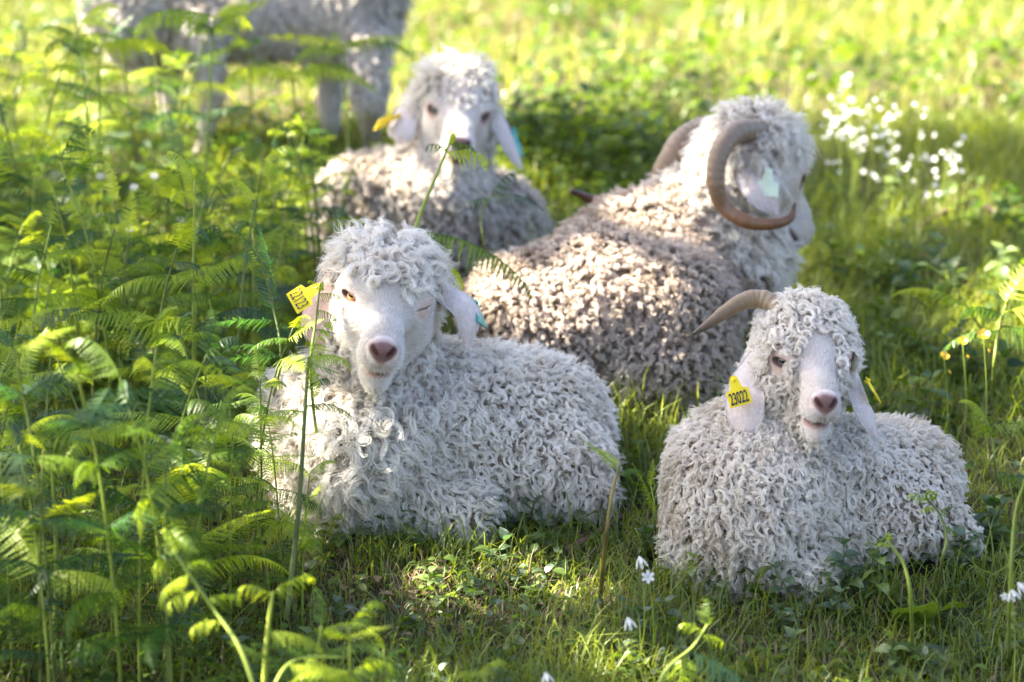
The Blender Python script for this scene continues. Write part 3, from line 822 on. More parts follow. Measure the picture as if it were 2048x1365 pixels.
ear(front_left, [H.P(-0.045, -0.080, 0.012), p(640, 600, 0.0), p(630, 640, -0.01), p(637, 675, -0.01), p(645, 702, 0.0)], [R(22), R(40), R(46), R(38), R(20)],
    cvec(-0.55, 0.05, -0.83), 0.3, M_EARSKIN, ((0.55, 0.40, 0.36), (0.50, 0.36, 0.32)), furmat=M_FUR_GREY)
ear(front_left, [H.P(-0.045, 0.080, 0.008), p(918, 602, -0.02), p(938, 628, -0.02), p(938, 660, -0.02), p(932, 697, -0.01)], [R(20), R(27), R(28), R(22), R(10)],
    cvec(0.35, 0.25, -0.9), 0.3, M_EARSKIN, M_EARCOL, furmat=M_FUR)
ear_tag(front_left, p(612, 594, -0.075), cvec(0.50, -0.86, -0.2), cvec(0.86, 0.42, -0.2), R(46), R(58), M_TAG_Y, '22123', M_INK,
        'yellow tag with dark handwritten looking digits', size=R(30), offset=-0.0001)
ear_tag(front_left, p(960, 630, 0.01), cvec(0.35, -0.25, 0.9), cvec(-0.35, 0.9, 0.2), R(46), R(48), M_TAG_T, label='teal tag')

# ---- the ram: long grey-brown spiral horns, lying with its rump towards us, looking away to the right
p = Px(7.28); R = p.r
H = Head(p(1549, 333, 0.20), cvec(0.52, -0.62, 0.58), cvec(-0.68, -0.02, 0.70), 1.2)
B = Body()
OP = (1, 1); add_head(B, H, mouth=0.0)
B.ell(p(1020, 610, -0.02), (R(88), 0.14, R(82)), k=0.08)
B.ell(p(1190, 650, 0.02), (R(155), 0.20, R(185)), k=0.10)
B.ell(p(1350, 655, 0.02), (R(118), 0.20, R(165)), k=0.10)
B.ell(p(1270, 760, -0.04), (R(160), 0.13, R(95)), k=0.08)
B.ell(p(1100, 690, -0.05), (R(110), 0.12, R(100)), k=0.08)
B.cap(p(1270, 520, 0.14), p(1400, 480, 0.22), R(125), R(125), 0.09)
B.ell(p(1485, 520, 0.24), (R(78), 0.13, R(110)), k=0.08)
B.cap(p(1420, 440, 0.22), H.P(-0.09, 0, -0.03), R(92), R(66), 0.06)
def bare_ram(f, s, u): return ((f > -0.02) & (u < 0.05) & (u > -0.10)) | ((f > 0.05) & (u > -0.10)) | ((f > -0.07) & (u < 0.02) & (u > -0.06) & (np.abs(s) > 0.05))
ram = goat('large horned goat with tan fleece and long spiral horns, rump towards us', at(1260, 845), B, H, (0.14, 0.105, 0.075), (0.60, 0.55, 0.52),
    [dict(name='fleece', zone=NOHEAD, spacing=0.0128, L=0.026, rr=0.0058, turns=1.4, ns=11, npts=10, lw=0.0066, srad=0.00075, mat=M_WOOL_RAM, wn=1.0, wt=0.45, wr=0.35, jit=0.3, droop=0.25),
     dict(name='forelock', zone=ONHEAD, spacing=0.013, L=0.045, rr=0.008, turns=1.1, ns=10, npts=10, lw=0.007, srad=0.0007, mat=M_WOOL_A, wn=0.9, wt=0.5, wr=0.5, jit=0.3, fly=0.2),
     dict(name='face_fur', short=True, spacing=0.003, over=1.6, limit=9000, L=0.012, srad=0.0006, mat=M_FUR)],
    bare_ram, eyes=(M_AMBER, M_AMBER), coarse=0.02, fine=0.006)
zb = 0.20
ear(ram, [H.P(-0.045, -0.080, 0.012), p(1518, 340, 0.05), p(1524, 368, 0.02), p(1538, 400, 0.02), p(1560, 430, 0.04)], [R(16), R(40), R(43), R(32), R(8)],
    cvec(0.1, 0.1, -1.0), 0.15, M_EARSKIN, M_EARCOL, nfur=800, furl=0.013, furmat=M_FUR)
horn(ram, [H.P(-0.055, -0.02, 0.075), p(1525, 255, 0.07), p(1472, 266, -0.01), p(1436, 308, -0.06), p(1427, 365, -0.07), p(1445, 415, -0.05), p(1490, 446, -0.06), p(1540, 450, -0.04), p(1578, 438, -0.02), p(1590, 408, 0.0)],
     [R(22), R(23), R(22), R(20.5), R(18.5), R(16), R(14), R(11.5), R(8.5), R(3)], M_HORN_RAM, rings=33, ringd=0.035, n=200)
horn(ram, [H.P(-0.06, 0.04, 0.07), p(1440, 246, 0.24), p(1385, 268, 0.22), p(1348, 318, 0.20), p(1310, 385, 0.25), p(1230, 402, 0.30), p(1185, 388, 0.26), p(1146, 373, 0.22)],
     [R(30), R(31), R(31), R(29), R(24), R(17), R(11), R(5)], M_HORN_RAM, rings=33, ringd=0.035, n=200)
ear_tag(ram, p(1536, 370, 0.008), cvec(0.85, -0.10, -0.45), cvec(-0.35, 0.9, 0.1), R(46), R(46), M_TAG_G, label='pale green tag')
bs = np.array([H.P(0.10 + 0.012 * i, 0.012 * j, -0.105) for i in range(-6, 3) for j in range(-1, 2)]); bs = np.repeat(bs, 40, 0) + rng.normal(0, 0.008, (27 * 40, 3))
sg = np.linspace(0, 1, 7); Lb = rng.uniform(0.09, 0.16, len(bs))
bp = bs[:, None] + Lb[:, None, None] * (sg[None, :, None] * np.array([0, 0, -1.0]) + 0.18 * (sg ** 2)[None, :, None] * rng.normal(0, 0.6, (len(bs), 1, 3)))
make_curves('beard', bp - np.array(ram.location), 0.0009 * (1 - 0.7 * sg)[None] * np.ones((len(bs), 1)), M_FUR, ram)

# ---- the young goat behind: shaggy fringe, yellow and teal tags
p = Px(8.0); R = p.r
H = Head(p(915, 222, -0.04), cvec(0.09, -0.40, -0.91), cvec(1, -0.17, 0.05), 1.08)
B = Body()
OP = (1, 1); add_head(B, H, mouth=0.006, nosew=0.82)
B.cap(H.P(-0.08, 0, -0.03), p(880, 390, 0.06), R(68), R(92), 0.06)
B.ell(p(870, 440, 0.03), (R(105), 0.12, R(110)), k=0.08)
B.ell(p(724, 432, 0.10), (R(102), 0.15, R(122)), k=0.08)
B.cap(p(840, 430, 0.16), p(985, 450, 0.24), R(108), R(100), 0.08)
B.ell(p(1000, 460, 0.2), (R(72), 0.12, R(95)), k=0.07)
B.cap(p(740, 500, 0.06), p(980, 510, 0.12), R(70), R(62), 0.06)
def bare_K(f, s, u): return ((f > 0.0) & (u < 0.036) & (np.abs(s) > 0.02) & (np.abs(s) < 0.09) & (u > -0.05)) | ((f > 0.0) & (u < 0.03) & ((np.abs(s) < 0.05) | (f > 0.02)) & (u > -0.085)) | ((f > 0.07) & (u > -0.115))
young = goat('young white goat with a shaggy fringe lying at the back', at(850, 548), B, H, UNDER, WHITE,
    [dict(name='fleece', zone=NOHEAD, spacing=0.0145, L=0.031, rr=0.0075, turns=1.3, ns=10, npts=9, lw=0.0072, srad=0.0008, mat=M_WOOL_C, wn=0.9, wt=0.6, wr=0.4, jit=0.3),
     dict(name='forelock', zone=ONHEAD, spacing=0.0118, L=0.040, rr=0.0070, turns=1.0, ns=11, npts=10, lw=0.0070, srad=0.0007, mat=M_WOOL_A, wn=0.7, wt=0.75, wr=0.5, jit=0.3, fly=0.2,
          size=lambda f, s, u, P: np.where(f > -0.015, 0.6, np.where(u > 0.07, 1.35, 1.0))),
     dict(name='face_fur', short=True, spacing=0.0025, over=1.6, limit=9000, L=0.013, srad=0.0005, mat=M_FUR)],
    bare_K, eyes=(M_GREYEYE, M_GREYEYE), coarse=0.018, fine=0.0055)
ear(young, [H.P(-0.04, -0.078, 0.01), p(815, 225, -0.02), p(805, 250, -0.05), p(802, 275, -0.06), p(800, 292, -0.05)], [R(14), R(26), R(30), R(28), R(18)],
    cvec(-0.3, 0.1, -0.95), 0.25, M_EARSKIN, M_EARCOL, nfur=800, furmat=M_FUR)
ear(young, [H.P(-0.04, 0.078, 0.008), p(1000, 245, -0.01), p(1015, 280, -0.01), p(1030, 312, 0.0), p(1044, 338, 0.01)], [R(12), R(18), R(18), R(14), R(6)],
    cvec(0.5, 0.2, -0.85), 0.3, M_EARSKIN, M_EARCOL, nfur=800, furmat=M_FUR)
ear_tag(young, p(776, 246, -0.06), cvec(-0.3, -0.45, 0.75), cvec(0.8, 0.65, -0.2), R(38), R(50), M_TAG_Y, label='yellow tag')
ear_tag(young, p(1032, 284, 0.04), cvec(0.5, -0.3, 0.7), cvec(-0.3, 0.9, 0.2), R(40), R(50), M_TAG_T, label='teal tag')

# ---- the standing goat at the back, its head above the picture
p = Px(8.95); R = p.r
H = Head(p(930, -300, 0.0), cvec(0.9, -0.45, -0.2), cvec(0.15, 0.0, 0.95), 1.1)
B = Body()
OP = (1, 1); add_head(B, H, mouth=0.0)
B.cap(p(270, -5, 0.14), p(660, -5, 0.16), R(105), R(105), 0.09)
B.ell(p(690, 5, 0.14), (R(70), 0.13, R(105)), k=0.08)
B.ell(p(260, 0, 0.14), (R(80), 0.13, R(108)), k=0.08)
B.cap(p(710, -30, 0.14), H.P(-0.08, 0, -0.03), R(88), R(60), 0.07)
def leg(a, b, c, r0, r1, r2):
    B.cap(a, b, R(r0), R(r1), 0.04); B.cap(b, c, R(r1), R(r2), 0.02); 
    B.ell(c + np.array([0, 0, 0.012]), (R(r2) * 1.25, R(r2) * 1.35, 0.022), k=0.02)
leg(p(735, 90, 0.03), p(738, 205, 0.03), at(742, 302), 40, 29, 16)
leg(p(655, 80, 0.26), p(650, 190, 0.26), p(652, 262, 0.26), 40, 24, 17)
leg(p(400, 60, 0.03), p(425, 190, 0.04), at(402, 318), 46, 18, 13)
leg(p(300, 60, 0.26), p(322, 180, 0.27), p(308, 268, 0.27), 48, 22, 15)
standing = goat('grey white goat standing behind the bracken with only belly and legs in view', at(560, 305), B, H, (0.48, 0.44, 0.41), WHITE,
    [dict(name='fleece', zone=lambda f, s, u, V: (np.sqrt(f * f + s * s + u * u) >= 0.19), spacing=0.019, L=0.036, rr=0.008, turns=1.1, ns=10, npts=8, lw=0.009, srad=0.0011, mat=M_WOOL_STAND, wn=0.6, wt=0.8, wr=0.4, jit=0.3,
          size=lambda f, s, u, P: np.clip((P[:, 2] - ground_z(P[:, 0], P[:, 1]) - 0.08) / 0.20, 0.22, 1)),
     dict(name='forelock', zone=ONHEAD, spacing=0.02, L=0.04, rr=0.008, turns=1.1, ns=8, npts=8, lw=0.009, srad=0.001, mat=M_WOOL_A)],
    lambda f, s, u: f > 0.0, coarse=0.02, fine=0.008)
for sd in (-1, 1):
    ear(standing, [H.P(-0.04, sd * 0.078, 0.01), H.P(-0.03, sd * 0.105, -0.03), H.P(-0.025, sd * 0.11, -0.08), H.P(-0.02, sd * 0.105, -0.13)], [0.02, 0.036, 0.036, 0.015],
        sd * H.s + 0.3 * H.f, 0.3, M_EARSKIN, M_EARCOL, nfur=0)
# ------------------------------------------------------------------ the shade tree to the left, outside the picture
M_BARK = plain('bark', (0.14, 0.11, 0.08), rough=0.9, noise=0.5, scale=14)
M_TREELEAF = leaf_material('tree_leaf', (0.035, 0.07, 0.015), (0.07, 0.12, 0.03), (1.0, 1.0, 0.5))

def lit_wanted(u, v):
    """how far the unseen canopy is thinned to let sun onto the ground seen at photo pixel (u, v)"""
    g = lambda cu, cv, ru, rv, a: a * np.exp(-(((u - cu) / ru) ** 2 + ((v - cv) / rv) ** 2))
    l = 0.10 + 0.0 * u
    l = l + 0.9 / (1 + np.exp((v - 300 + 0.06 * (u - 1400)) / 45)) * (0.35 + 0.65 / (1 + np.exp(-(u - 650) / 120)))   # open meadow at the back
    l = l + g(250, 380, 360, 280, 0.54) + g(300, 700, 300, 120, 0.50) + g(1085, 1115, 130, 40, 0.95) + g(640, 1000, 90, 40, 0.6) + g(1750, 1235, 120, 25, 0.7)
    l = l + g(1880, 600, 260, 260, 0.95) + g(2000, 950, 140, 200, 0.55) + g(1900, 1290, 200, 50, 0.4) + g(900, 1150, 250, 60, 0.25) - g(1780, 285, 190, 70, 0.7)
    l = l + g(700, 420, 130, 110, 0.45) + g(880, 1180, 240, 40, 0.22)
    l = l - g(1560, 950, 260, 260, 0.25) - g(150, 1150, 350, 200, 0.12) - g(950, 850, 260, 120, 0.16)
    return np.clip(l, 0, 1)

LIT = [  # (photo u, v, depth, radius): crown leaves on the sun rays to these spots are removed to light them
(688, 622, 6.45, 0.036), (700, 665, 6.42, 0.040), (708, 712, 6.42, 0.040), (732, 762, 6.38, 0.032), (725, 830, 6.45, 0.04), (700, 880, 6.5, 0.035), (772, 905, 6.5, 0.03), (672, 930, 6.5, 0.035),
    (1290, 440, 7.25, 0.05), (1200, 600, 7.1, 0.06), (1330, 580, 7.1, 0.05), (1010, 585, 7.1, 0.07), (1420, 690, 7.05, 0.05), (1150, 720, 7.0, 0.04), (1275, 830, 6.98, 0.05), (1480, 520, 7.3, 0.035), (1330, 655, 7.05, 0.05),
    (660, 365, 7.9, 0.09), (805, 290, 7.85, 0.05), (985, 180, 7.9, 0.045), (800, 350, 7.9, 0.05), (930, 250, 7.8, 0.03), (1040, 380, 8.0, 0.05), (640, 480, 7.9, 0.05),
    (1540, 405, 7.2, 0.035), (1500, 450, 7.2, 0.02), (1352, 298, 7.35, 0.035), (2012, 615, 7.0, 0.13), (2035, 680, 7.0, 0.1), (1960, 600, 7.2, 0.06), (735, 130, 8.9, 0.06), (410, 240, 8.9, 0.06),
    (640, 690, 6.3, 0.06), (650, 590, 6.35, 0.035), (900, 1030, 6.5, 0.07), (990, 1090, 6.4, 0.07), (1110, 1130, 6.4, 0.09), (1060, 1090, 6.45, 0.08),
    (560, 1150, 5.5, 0.10), (620, 1310, 5.4, 0.08), (380, 1140, 5.5, 0.09), (380, 905, 5.9, 0.06), (1400, 1290, 5.6, 0.07), (1180, 1250, 5.9, 0.05), (820, 1150, 6.2, 0.05), (1640, 1250, 5.85, 0.05), (760, 1060, 6.3, 0.05), (860, 430, 7.2, 0.06), (950, 480, 7.1, 0.07),
    (1470, 850, 6.25, 0.016),
]
SHADE = [(1700, 260, 8.6, 0.22, 14), (1850, 300, 8.5, 0.22, 14), (1400, 330, 7.4, 0.15, 8), (1610, 730, 6.25, 0.22, 26), (1500, 1000, 6.3, 0.3, 26), (1800, 980, 6.5, 0.25, 14), (960, 880, 6.6, 0.35, 16), (1350, 700, 7.2, 0.35, 10), (1520, 340, 7.4, 0.25, 16), (1400, 420, 7.4, 0.2, 10), (950, 450, 8.1, 0.2, 8), (820, 600, 6.5, 0.15, 4)]  # spots shaded by extra leaf clusters added to the unseen crown
def build_tree(root_xy, label, clusters, leaf, lo, hi, seed, thin=True):
    rr = np.random.default_rng(seed)
    base = np.array([root_xy[0], root_xy[1], ground_z(*root_xy) - 0.05])
    root = link('shade_tree', None, loc=base); tag(root, label, 'tree', None)
    mid = np.array([(lo[0] + hi[0]) / 2, (lo[1] + hi[1]) / 2, lo[2]])
    top = base + np.array([0.25, 0.1, lo[2] - base[2] + 0.4])
    parts = [tube(spline([base, base + [0.05, 0.02, 1.2], base + [0.1, -0.05, 2.6], top], 14), np.linspace(0.24, 0.13, 14) * np.r_[1.35, 1.12, np.ones(12)], 12)]
    ends = []
    for i in range(11):
        e = np.array([rr.uniform(lo[0], hi[0]), rr.uniform(lo[1], hi[1]), rr.uniform(lo[2] + 0.3, hi[2])])
        s = base + (top - base) * rr.uniform(0.7, 1.0)
        m = (s + e) / 2 + [0, 0, rr.uniform(0.1, 0.6)]
        c = spline([s, m, e], 9); parts.append(tube(c, np.linspace(0.07, 0.012, 9), 7)); ends += [c[5], c[7], c[8]]
        for _ in range(3):
            a = c[rr.integers(4, 8)]; b = a + rr.normal(0, 0.6, 3) * [1, 1, 0.4]
            parts.append(tube(np.array([a, (a + b) / 2 + [0, 0, 0.06], b]), [0.02, 0.013, 0.005], 5)); ends.append(b)
    V, F = join(parts)
    link('trunk', mesh_np('trunk', V - base, F, M_BARK), root)
    ctr = rr.uniform(lo, hi, (clusters, 3)); ctr[:len(ends)] = ends
    q = (ctr - (np.array(lo) + hi) / 2) / ((np.array(hi) - lo) / 2); ctr = ctr[(q[:, 0] ** 2 + q[:, 1] ** 2 + q[:, 2] ** 2 * 0.6) < 1.25]
    if thin:     # leaf clusters added sunward to throw shade on chosen places
        extra = []
        for (a, b, Z, r, m) in SHADE:
            w = Q(a, b, Z); t = rr.uniform(5.2, 7.2, m)
            extra.append(w + SUN * t[:, None] + nrm(rr.normal(0, 1, (m, 3))) * (r * rr.random(m) ** 0.5)[:, None])
        ctr = np.vstack([ctr] + extra)
    P = (ctr[:, None] + rr.normal(0, 0.24, (len(ctr), 34, 3)) * [1, 1, 0.6]).reshape(-1, 3)
    if thin:
        gap = np.full(len(P), 9.0)
        for hh in (0.05, 0.28, 0.5):
            t = (P[:, 2] - hh) / SUN[2]; G = P - t[:, None] * SUN
            for _ in range(4): G = P - ((P[:, 2] - ground_z(G[:, 0], G[:, 1]) - hh) / SUN[2])[:, None] * SUN
            u, v, Z = project(G)
            u = np.where(Z > 1, u, 0); v = np.where(Z > 1, v, 3000)
            goats = np.exp(-(((u - 1250) / 560) ** 4 + ((v - 640) / 420) ** 4)) * (hh > 0.1)
            gap = np.minimum(gap, lit_wanted(u, v) * (1 - 0.85 * goats) + (0 if hh < 0.1 else 0.5 * (1 - np.exp(-(((u - 1250) / 560) ** 4 + ((v - 640) / 420) ** 4)))))
        n = 0.5 + 0.25 * (np.sin(G[:, 0] * 6.1 + 2 * np.sin(G[:, 1] * 3.7)) + np.sin(G[:, 1] * 7.3 + 1.7 * np.sin(G[:, 0] * 4.9 + 1)))
        n = 0.65 * n + 0.35 * rr.random(len(P))
        P = P[n > gap * 1.12 - 0.06]
        for (a, b, Z, r) in LIT:
            w = onto(a, b, Z); d = P - w; d = d - (d @ SUN)[:, None] * SUN
            P = P[np.linalg.norm(d, axis=1) > r + leaf * 0.22]
    n = len(P)
    ax = nrm(rr.normal(0, 1, (n, 3)) + [0, 0, -0.3]); nn = nrm(np.cross(ax, nrm(rr.normal(0, 1, (n, 3)) + [0, 0, 0.1]))); sd = np.cross(nn, ax)
    L = leaf * rr.uniform(0.7, 1.25, n)[:, None]
    tv = [P - ax * L * 0.5, P + sd * L * 0.34 - nn * L * 0.06, P + ax * L * 0.55, P - sd * L * 0.34 - nn * L * 0.06]
    V = np.stack(tv, 1).reshape(-1, 3); k = np.arange(n)[:, None] * 4
    F = np.concatenate([k + np.array([0, 1, 2]), k + np.array([0, 2, 3])])
    o = link('crown', mesh_np('crown', V - base, F, M_TREELEAF, smooth=False), root); o['kind'] = 'stuff'
    return root
build_tree((-5.6, 8.9), 'broadleaf tree left of the goats casting dappled shade', 1150, 0.105, (-8.6, 4.2, 3.7), (-2.6, 10.9, 5.9), 3)
build_tree((-6.2, 15.8), 'smaller unseen broadleaf tree added far left behind to scatter shade over the meadow', 120, 0.11, (-7.2, 12.6, 3.9), (-1.8, 17.6, 5.6), 8, thin=False)  # second tree added out of view to dapple the meadow
# ------------------------------------------------------------------ plants
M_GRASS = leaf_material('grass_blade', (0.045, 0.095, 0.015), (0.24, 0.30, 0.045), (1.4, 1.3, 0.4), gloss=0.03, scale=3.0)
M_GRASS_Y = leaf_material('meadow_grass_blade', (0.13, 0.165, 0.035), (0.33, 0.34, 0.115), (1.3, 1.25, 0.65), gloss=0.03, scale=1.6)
M_STRAW = leaf_material('dry_straw', (0.15, 0.10, 0.07), (0.42, 0.33, 0.23), (0.8, 0.7, 0.6), gloss=0.02, scale=20)
M_HERB = leaf_material('herb_leaf', (0.038, 0.082, 0.022), (0.09, 0.15, 0.038), (1.3, 1.35, 0.45), gloss=0.04)
M_COVER = leaf_material('low_leaf', (0.026, 0.06, 0.012), (0.105, 0.165, 0.026), (1.4, 1.4, 0.4), gloss=0.02, scale=5)
M_FERN = leaf_material('bracken_green', (0.030, 0.088, 0.012), (0.155, 0.245, 0.026), (1.5, 1.4, 0.4), gloss=0.02)
M_FERN_Y = leaf_material('bracken_fresh', (0.20, 0.31, 0.02), (0.36, 0.45, 0.04), (1.5, 1.35, 0.4), gloss=0.02)
M_FERN_D = leaf_material('bracken_deep', (0.018, 0.062, 0.022), (0.045, 0.115, 0.03), (1.3, 1.4, 0.5), gloss=0.04)
M_STEM = plain('bracken_stem', (0.20, 0.26, 0.04), rough=0.5, noise=0.3, scale=9)
M_STEM_D = plain('bracken_stem_dark', (0.11, 0.14, 0.035), rough=0.5, noise=0.5, scale=9)
M_PETAL = leaf_material('white_petal', (0.72, 0.73, 0.74), (0.82, 0.82, 0.80), (1.0, 1.0, 0.95), gloss=0.02)
M_YELLOW = leaf_material('yellow_petal', (0.72, 0.50, 0.01), (0.85, 0.62, 0.02), (1.0, 0.95, 0.6), gloss=0.06)
M_TWIG = plain('twig_bark', (0.13, 0.085, 0.065), rough=0.85, noise=0.5, scale=40)

# where the animals lie: no plant grows through them
occ = set()
for o in [o for o in bpy.data.objects if o.name.split('.')[0] == 'body']:
    co = np.empty(len(o.data.vertices) * 3, np.float32); o.data.vertices.foreach_get('co', co); co = co.reshape(-1, 3) + np.array(o.parent.location)
    lowv = co[co[:, 2] < ground_z(co[:, 0], co[:, 1]) + 0.10]
    for dx in (-.015, .015):
        for dy in (-.015, .015):
            for kx, ky in np.unique(np.floor((lowv[:, :2] + [dx, dy]) / 0.03).astype(int), axis=0): occ.add((kx, ky))
occ_arr = np.array(sorted(occ)); occ_key = np.unique(occ_arr[:, 0] * 100000 + occ_arr[:, 1])
def free(P): 
    k = np.floor(P[:, :2] / 0.03).astype(int); return ~np.isin(k[:, 0] * 100000 + k[:, 1], occ_key)

def scatter(n, y0, y1, margin=0.25, pw=1.0):
    y = y0 + (y1 - y0) * rng.random(n) ** pw
    hw = (y + 0.4) * (1024 / FPX) * 1.02 + margin
    x = rng.uniform(-1, 1, n) * hw
    # keep uniform density over the widening strip
    k = rng.random(n) < hw / hw.max(); x, y = x[k], y[k]
    P = np.stack([x, y, ground_z(x, y)], -1)
    return P[free(P)]
def vnoise(P, f, ph=0.0):
    return 0.5 + 0.25 * (np.sin(P[:, 0] * f + 1.9 * np.sin(P[:, 1] * f * 0.7 + ph)) + np.sin(P[:, 1] * f * 1.1 + ph + 1.7 * np.sin(P[:, 0] * f * 0.8 + 2)))

def blades(P, h, w, lean=0.5, seg=3, flop=0.35):
    n = len(P); az = rng.random(n) * 2 * math.pi
    d = np.stack([np.cos(az), np.sin(az), np.zeros(n)], -1); sd = np.stack([-np.sin(az), np.cos(az), np.zeros(n)], -1)
    tw = rng.uniform(-1, 1, n)[:, None] * d; sd = nrm(sd + 0.8 * tw)
    le = np.abs(rng.normal(0, lean, n)); fl = rng.random(n) * flop * 2
    rows = []
    for i in range(seg + 1):
        t = i / seg
        a = le * t + fl * t * t
        c = P + d * (h * t * np.sin(np.minimum(a, 1.9)) * 0.9)[:, None]; c = c + np.array([0, 0, 1.0]) * (h * t * np.cos(np.minimum(a, 1.75)))[:, None]
        ww = w * (1 - t ** 1.6) * (0.75 + 0.5 * min(t * 3, 1) * 0.5)
        if i < seg: rows += [c - sd * ww[:, None], c + sd * ww[:, None]]
        else: rows.append(c)
    k = 2 * seg + 1
    V = np.stack(rows, 1).reshape(-1, 3); b = np.arange(n)[:, None] * k
    F4 = np.concatenate([b + np.array([2 * i, 2 * i + 1, 2 * i + 3, 2 * i + 2]) for i in range(seg - 1)]) if seg > 1 else np.zeros((0, 4), int)
    F3 = b + np.array([2 * seg - 2, 2 * seg - 1, 2 * seg])
    return V, [F4, F3] if len(F4) else [F3]

def leaf_cards(P, L, ratio=0.5, tilt=0.5, fold=0.12, up=0.5):
    """ovate leaves, six triangles each, folded along the midrib"""
    n = len(P); az = rng.random(n) * 2 * math.pi
    ax = nrm(np.stack([np.cos(az), np.sin(az), rng.normal(up * 0.4, tilt, n)], -1))
    nn = nrm(np.cross(ax, np.stack([-np.sin(az), np.cos(az), rng.normal(0, 0.35, n)], -1))); nn = nn * np.sign(nn[:, 2:3] + 1e-9)
    sd = np.cross(nn, ax); L = np.broadcast_to(np.asarray(L, float), (n,))[:, None]; W = L * ratio * 0.5
    c = lambda t, s, z: P + ax * L * t + sd * W * s + nn * L * z
    rows = [c(0, 0, 0), c(.22, .8, fold), c(.55, 1, fold), c(1, 0, -.12), c(.55, -1, fold), c(.22, -.8, fold), c(.5, 0, .03)]
    V = np.stack(rows, 1).reshape(-1, 3); b = np.arange(n)[:, None] * 7
    F = np.concatenate([b + np.array(f) for f in ([0, 1, 6], [1, 2, 6], [2, 3, 6], [3, 4, 6], [4, 5, 6], [5, 0, 6])])
    return V, [F]

# --- grass
Pa = scatter(165000, 4.9, 9.3)
ua, va, _ = project(Pa)
bare = np.exp(-(((ua - 860) / 330) ** 2 + ((va - 1240) / 75) ** 2)) + 0.8 * np.exp(-(((ua - 1480) / 120) ** 2 + ((va - 1215) / 40) ** 2)) + 0.9 * np.exp(-(((ua - 1960) / 150) ** 2 + ((va - 575) / 40) ** 2)) + 0.7 * np.exp(-(((ua - 1560) / 200) ** 2 + ((va - 1320) / 45) ** 2))
dens = np.clip(0.38 + 0.75 * vnoise(Pa, 3.3) - 0.32 * bare, 0.2, 1)
kk = rng.random(len(Pa)) < dens; Pa, ua, va, bare = Pa[kk], ua[kk], va[kk], bare[kk]
tall = np.clip((1000 - va) / 500, 0, 1) * np.clip((ua - 900) / 500, 0.25, 1)
edge = np.zeros(len(Pa))
for dx, dy in ((0, .09), (0, .05), (.06, .05), (-.06, .05)): edge = np.maximum(edge, ~free(Pa + [dx, dy, 0]))
ha = (0.044 + 0.098 * rng.random(len(Pa)) ** 1.7 + edge * 0.09 * rng.random(len(Pa)) ** 2 + 0.05 * tall * rng.random(len(Pa)) + 0.06 * (rng.random(len(Pa)) < 0.05)) * (0.75 + 0.5 * vnoise(Pa, 5.0, 1)) * (1 - 0.35 * np.clip(bare, 0, 1))
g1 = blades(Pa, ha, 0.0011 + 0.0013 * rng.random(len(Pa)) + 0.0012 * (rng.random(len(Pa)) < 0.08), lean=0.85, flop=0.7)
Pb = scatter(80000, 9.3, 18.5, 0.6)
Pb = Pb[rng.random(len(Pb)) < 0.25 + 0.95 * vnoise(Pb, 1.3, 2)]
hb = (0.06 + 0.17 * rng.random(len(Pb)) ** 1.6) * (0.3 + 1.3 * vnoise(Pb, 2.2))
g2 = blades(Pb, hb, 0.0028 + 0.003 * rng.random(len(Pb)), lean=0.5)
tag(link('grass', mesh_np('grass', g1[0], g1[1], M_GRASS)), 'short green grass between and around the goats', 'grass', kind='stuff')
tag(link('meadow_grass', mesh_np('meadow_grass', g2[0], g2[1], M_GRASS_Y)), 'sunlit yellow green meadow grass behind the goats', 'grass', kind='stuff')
# --- dry litter lying on the soil
Pl = scatter(34000, 4.9, 9.6); ul, vl, _ = project(Pl)
spots = np.exp(-(((ul - 860) / 380) ** 2 + ((vl - 1230) / 90) ** 2)) + np.exp(-(((ul - 1950) / 130) ** 2 + ((vl - 580) / 40) ** 2)) + np.exp(-(((ul - 50) / 120) ** 2 + ((vl - 90) / 90) ** 2)) + np.exp(-(((ul - 130) / 60) ** 2 + ((vl - 640) / 40) ** 2)) + np.exp(-(((ul - 1520) / 250) ** 2 + ((vl - 1270) / 60) ** 2))
Pl = Pl[rng.random(len(Pl)) < 0.42 + 0.8 * spots]
Pl[:, 2] += 0.004 + 0.012 * rng.random(len(Pl))
l1 = blades(Pl, 0.03 + 0.06 * rng.random(len(Pl)), 0.0010 + 0.0018 * rng.random(len(Pl)) ** 2, lean=1.0, flop=0.8)
Pm = scatter(16000, 9.4, 18.0, 0.5); Pm = Pm[vnoise(Pm, 1.1, 4) > 0.52]; l3 = blades(Pm, 0.06 + 0.12 * rng.random(len(Pm)), 0.004 + 0.004 * rng.random(len(Pm)), lean=0.9)
Pc = Pl[rng.random(len(Pl)) < 0.25]; l2 = leaf_cards(Pc + [0, 0, 0.004], 0.012 + 0.03 * rng.random(len(Pc)), 0.45, 0.15, 0.05, 0.0)
V, F = join([l1, l2, l3]); tag(link('leaf_litter', mesh_np('leaf_litter', V, F, M_STRAW)), 'dry straw and dead leaves lying on the soil', 'leaf litter', kind='stuff')
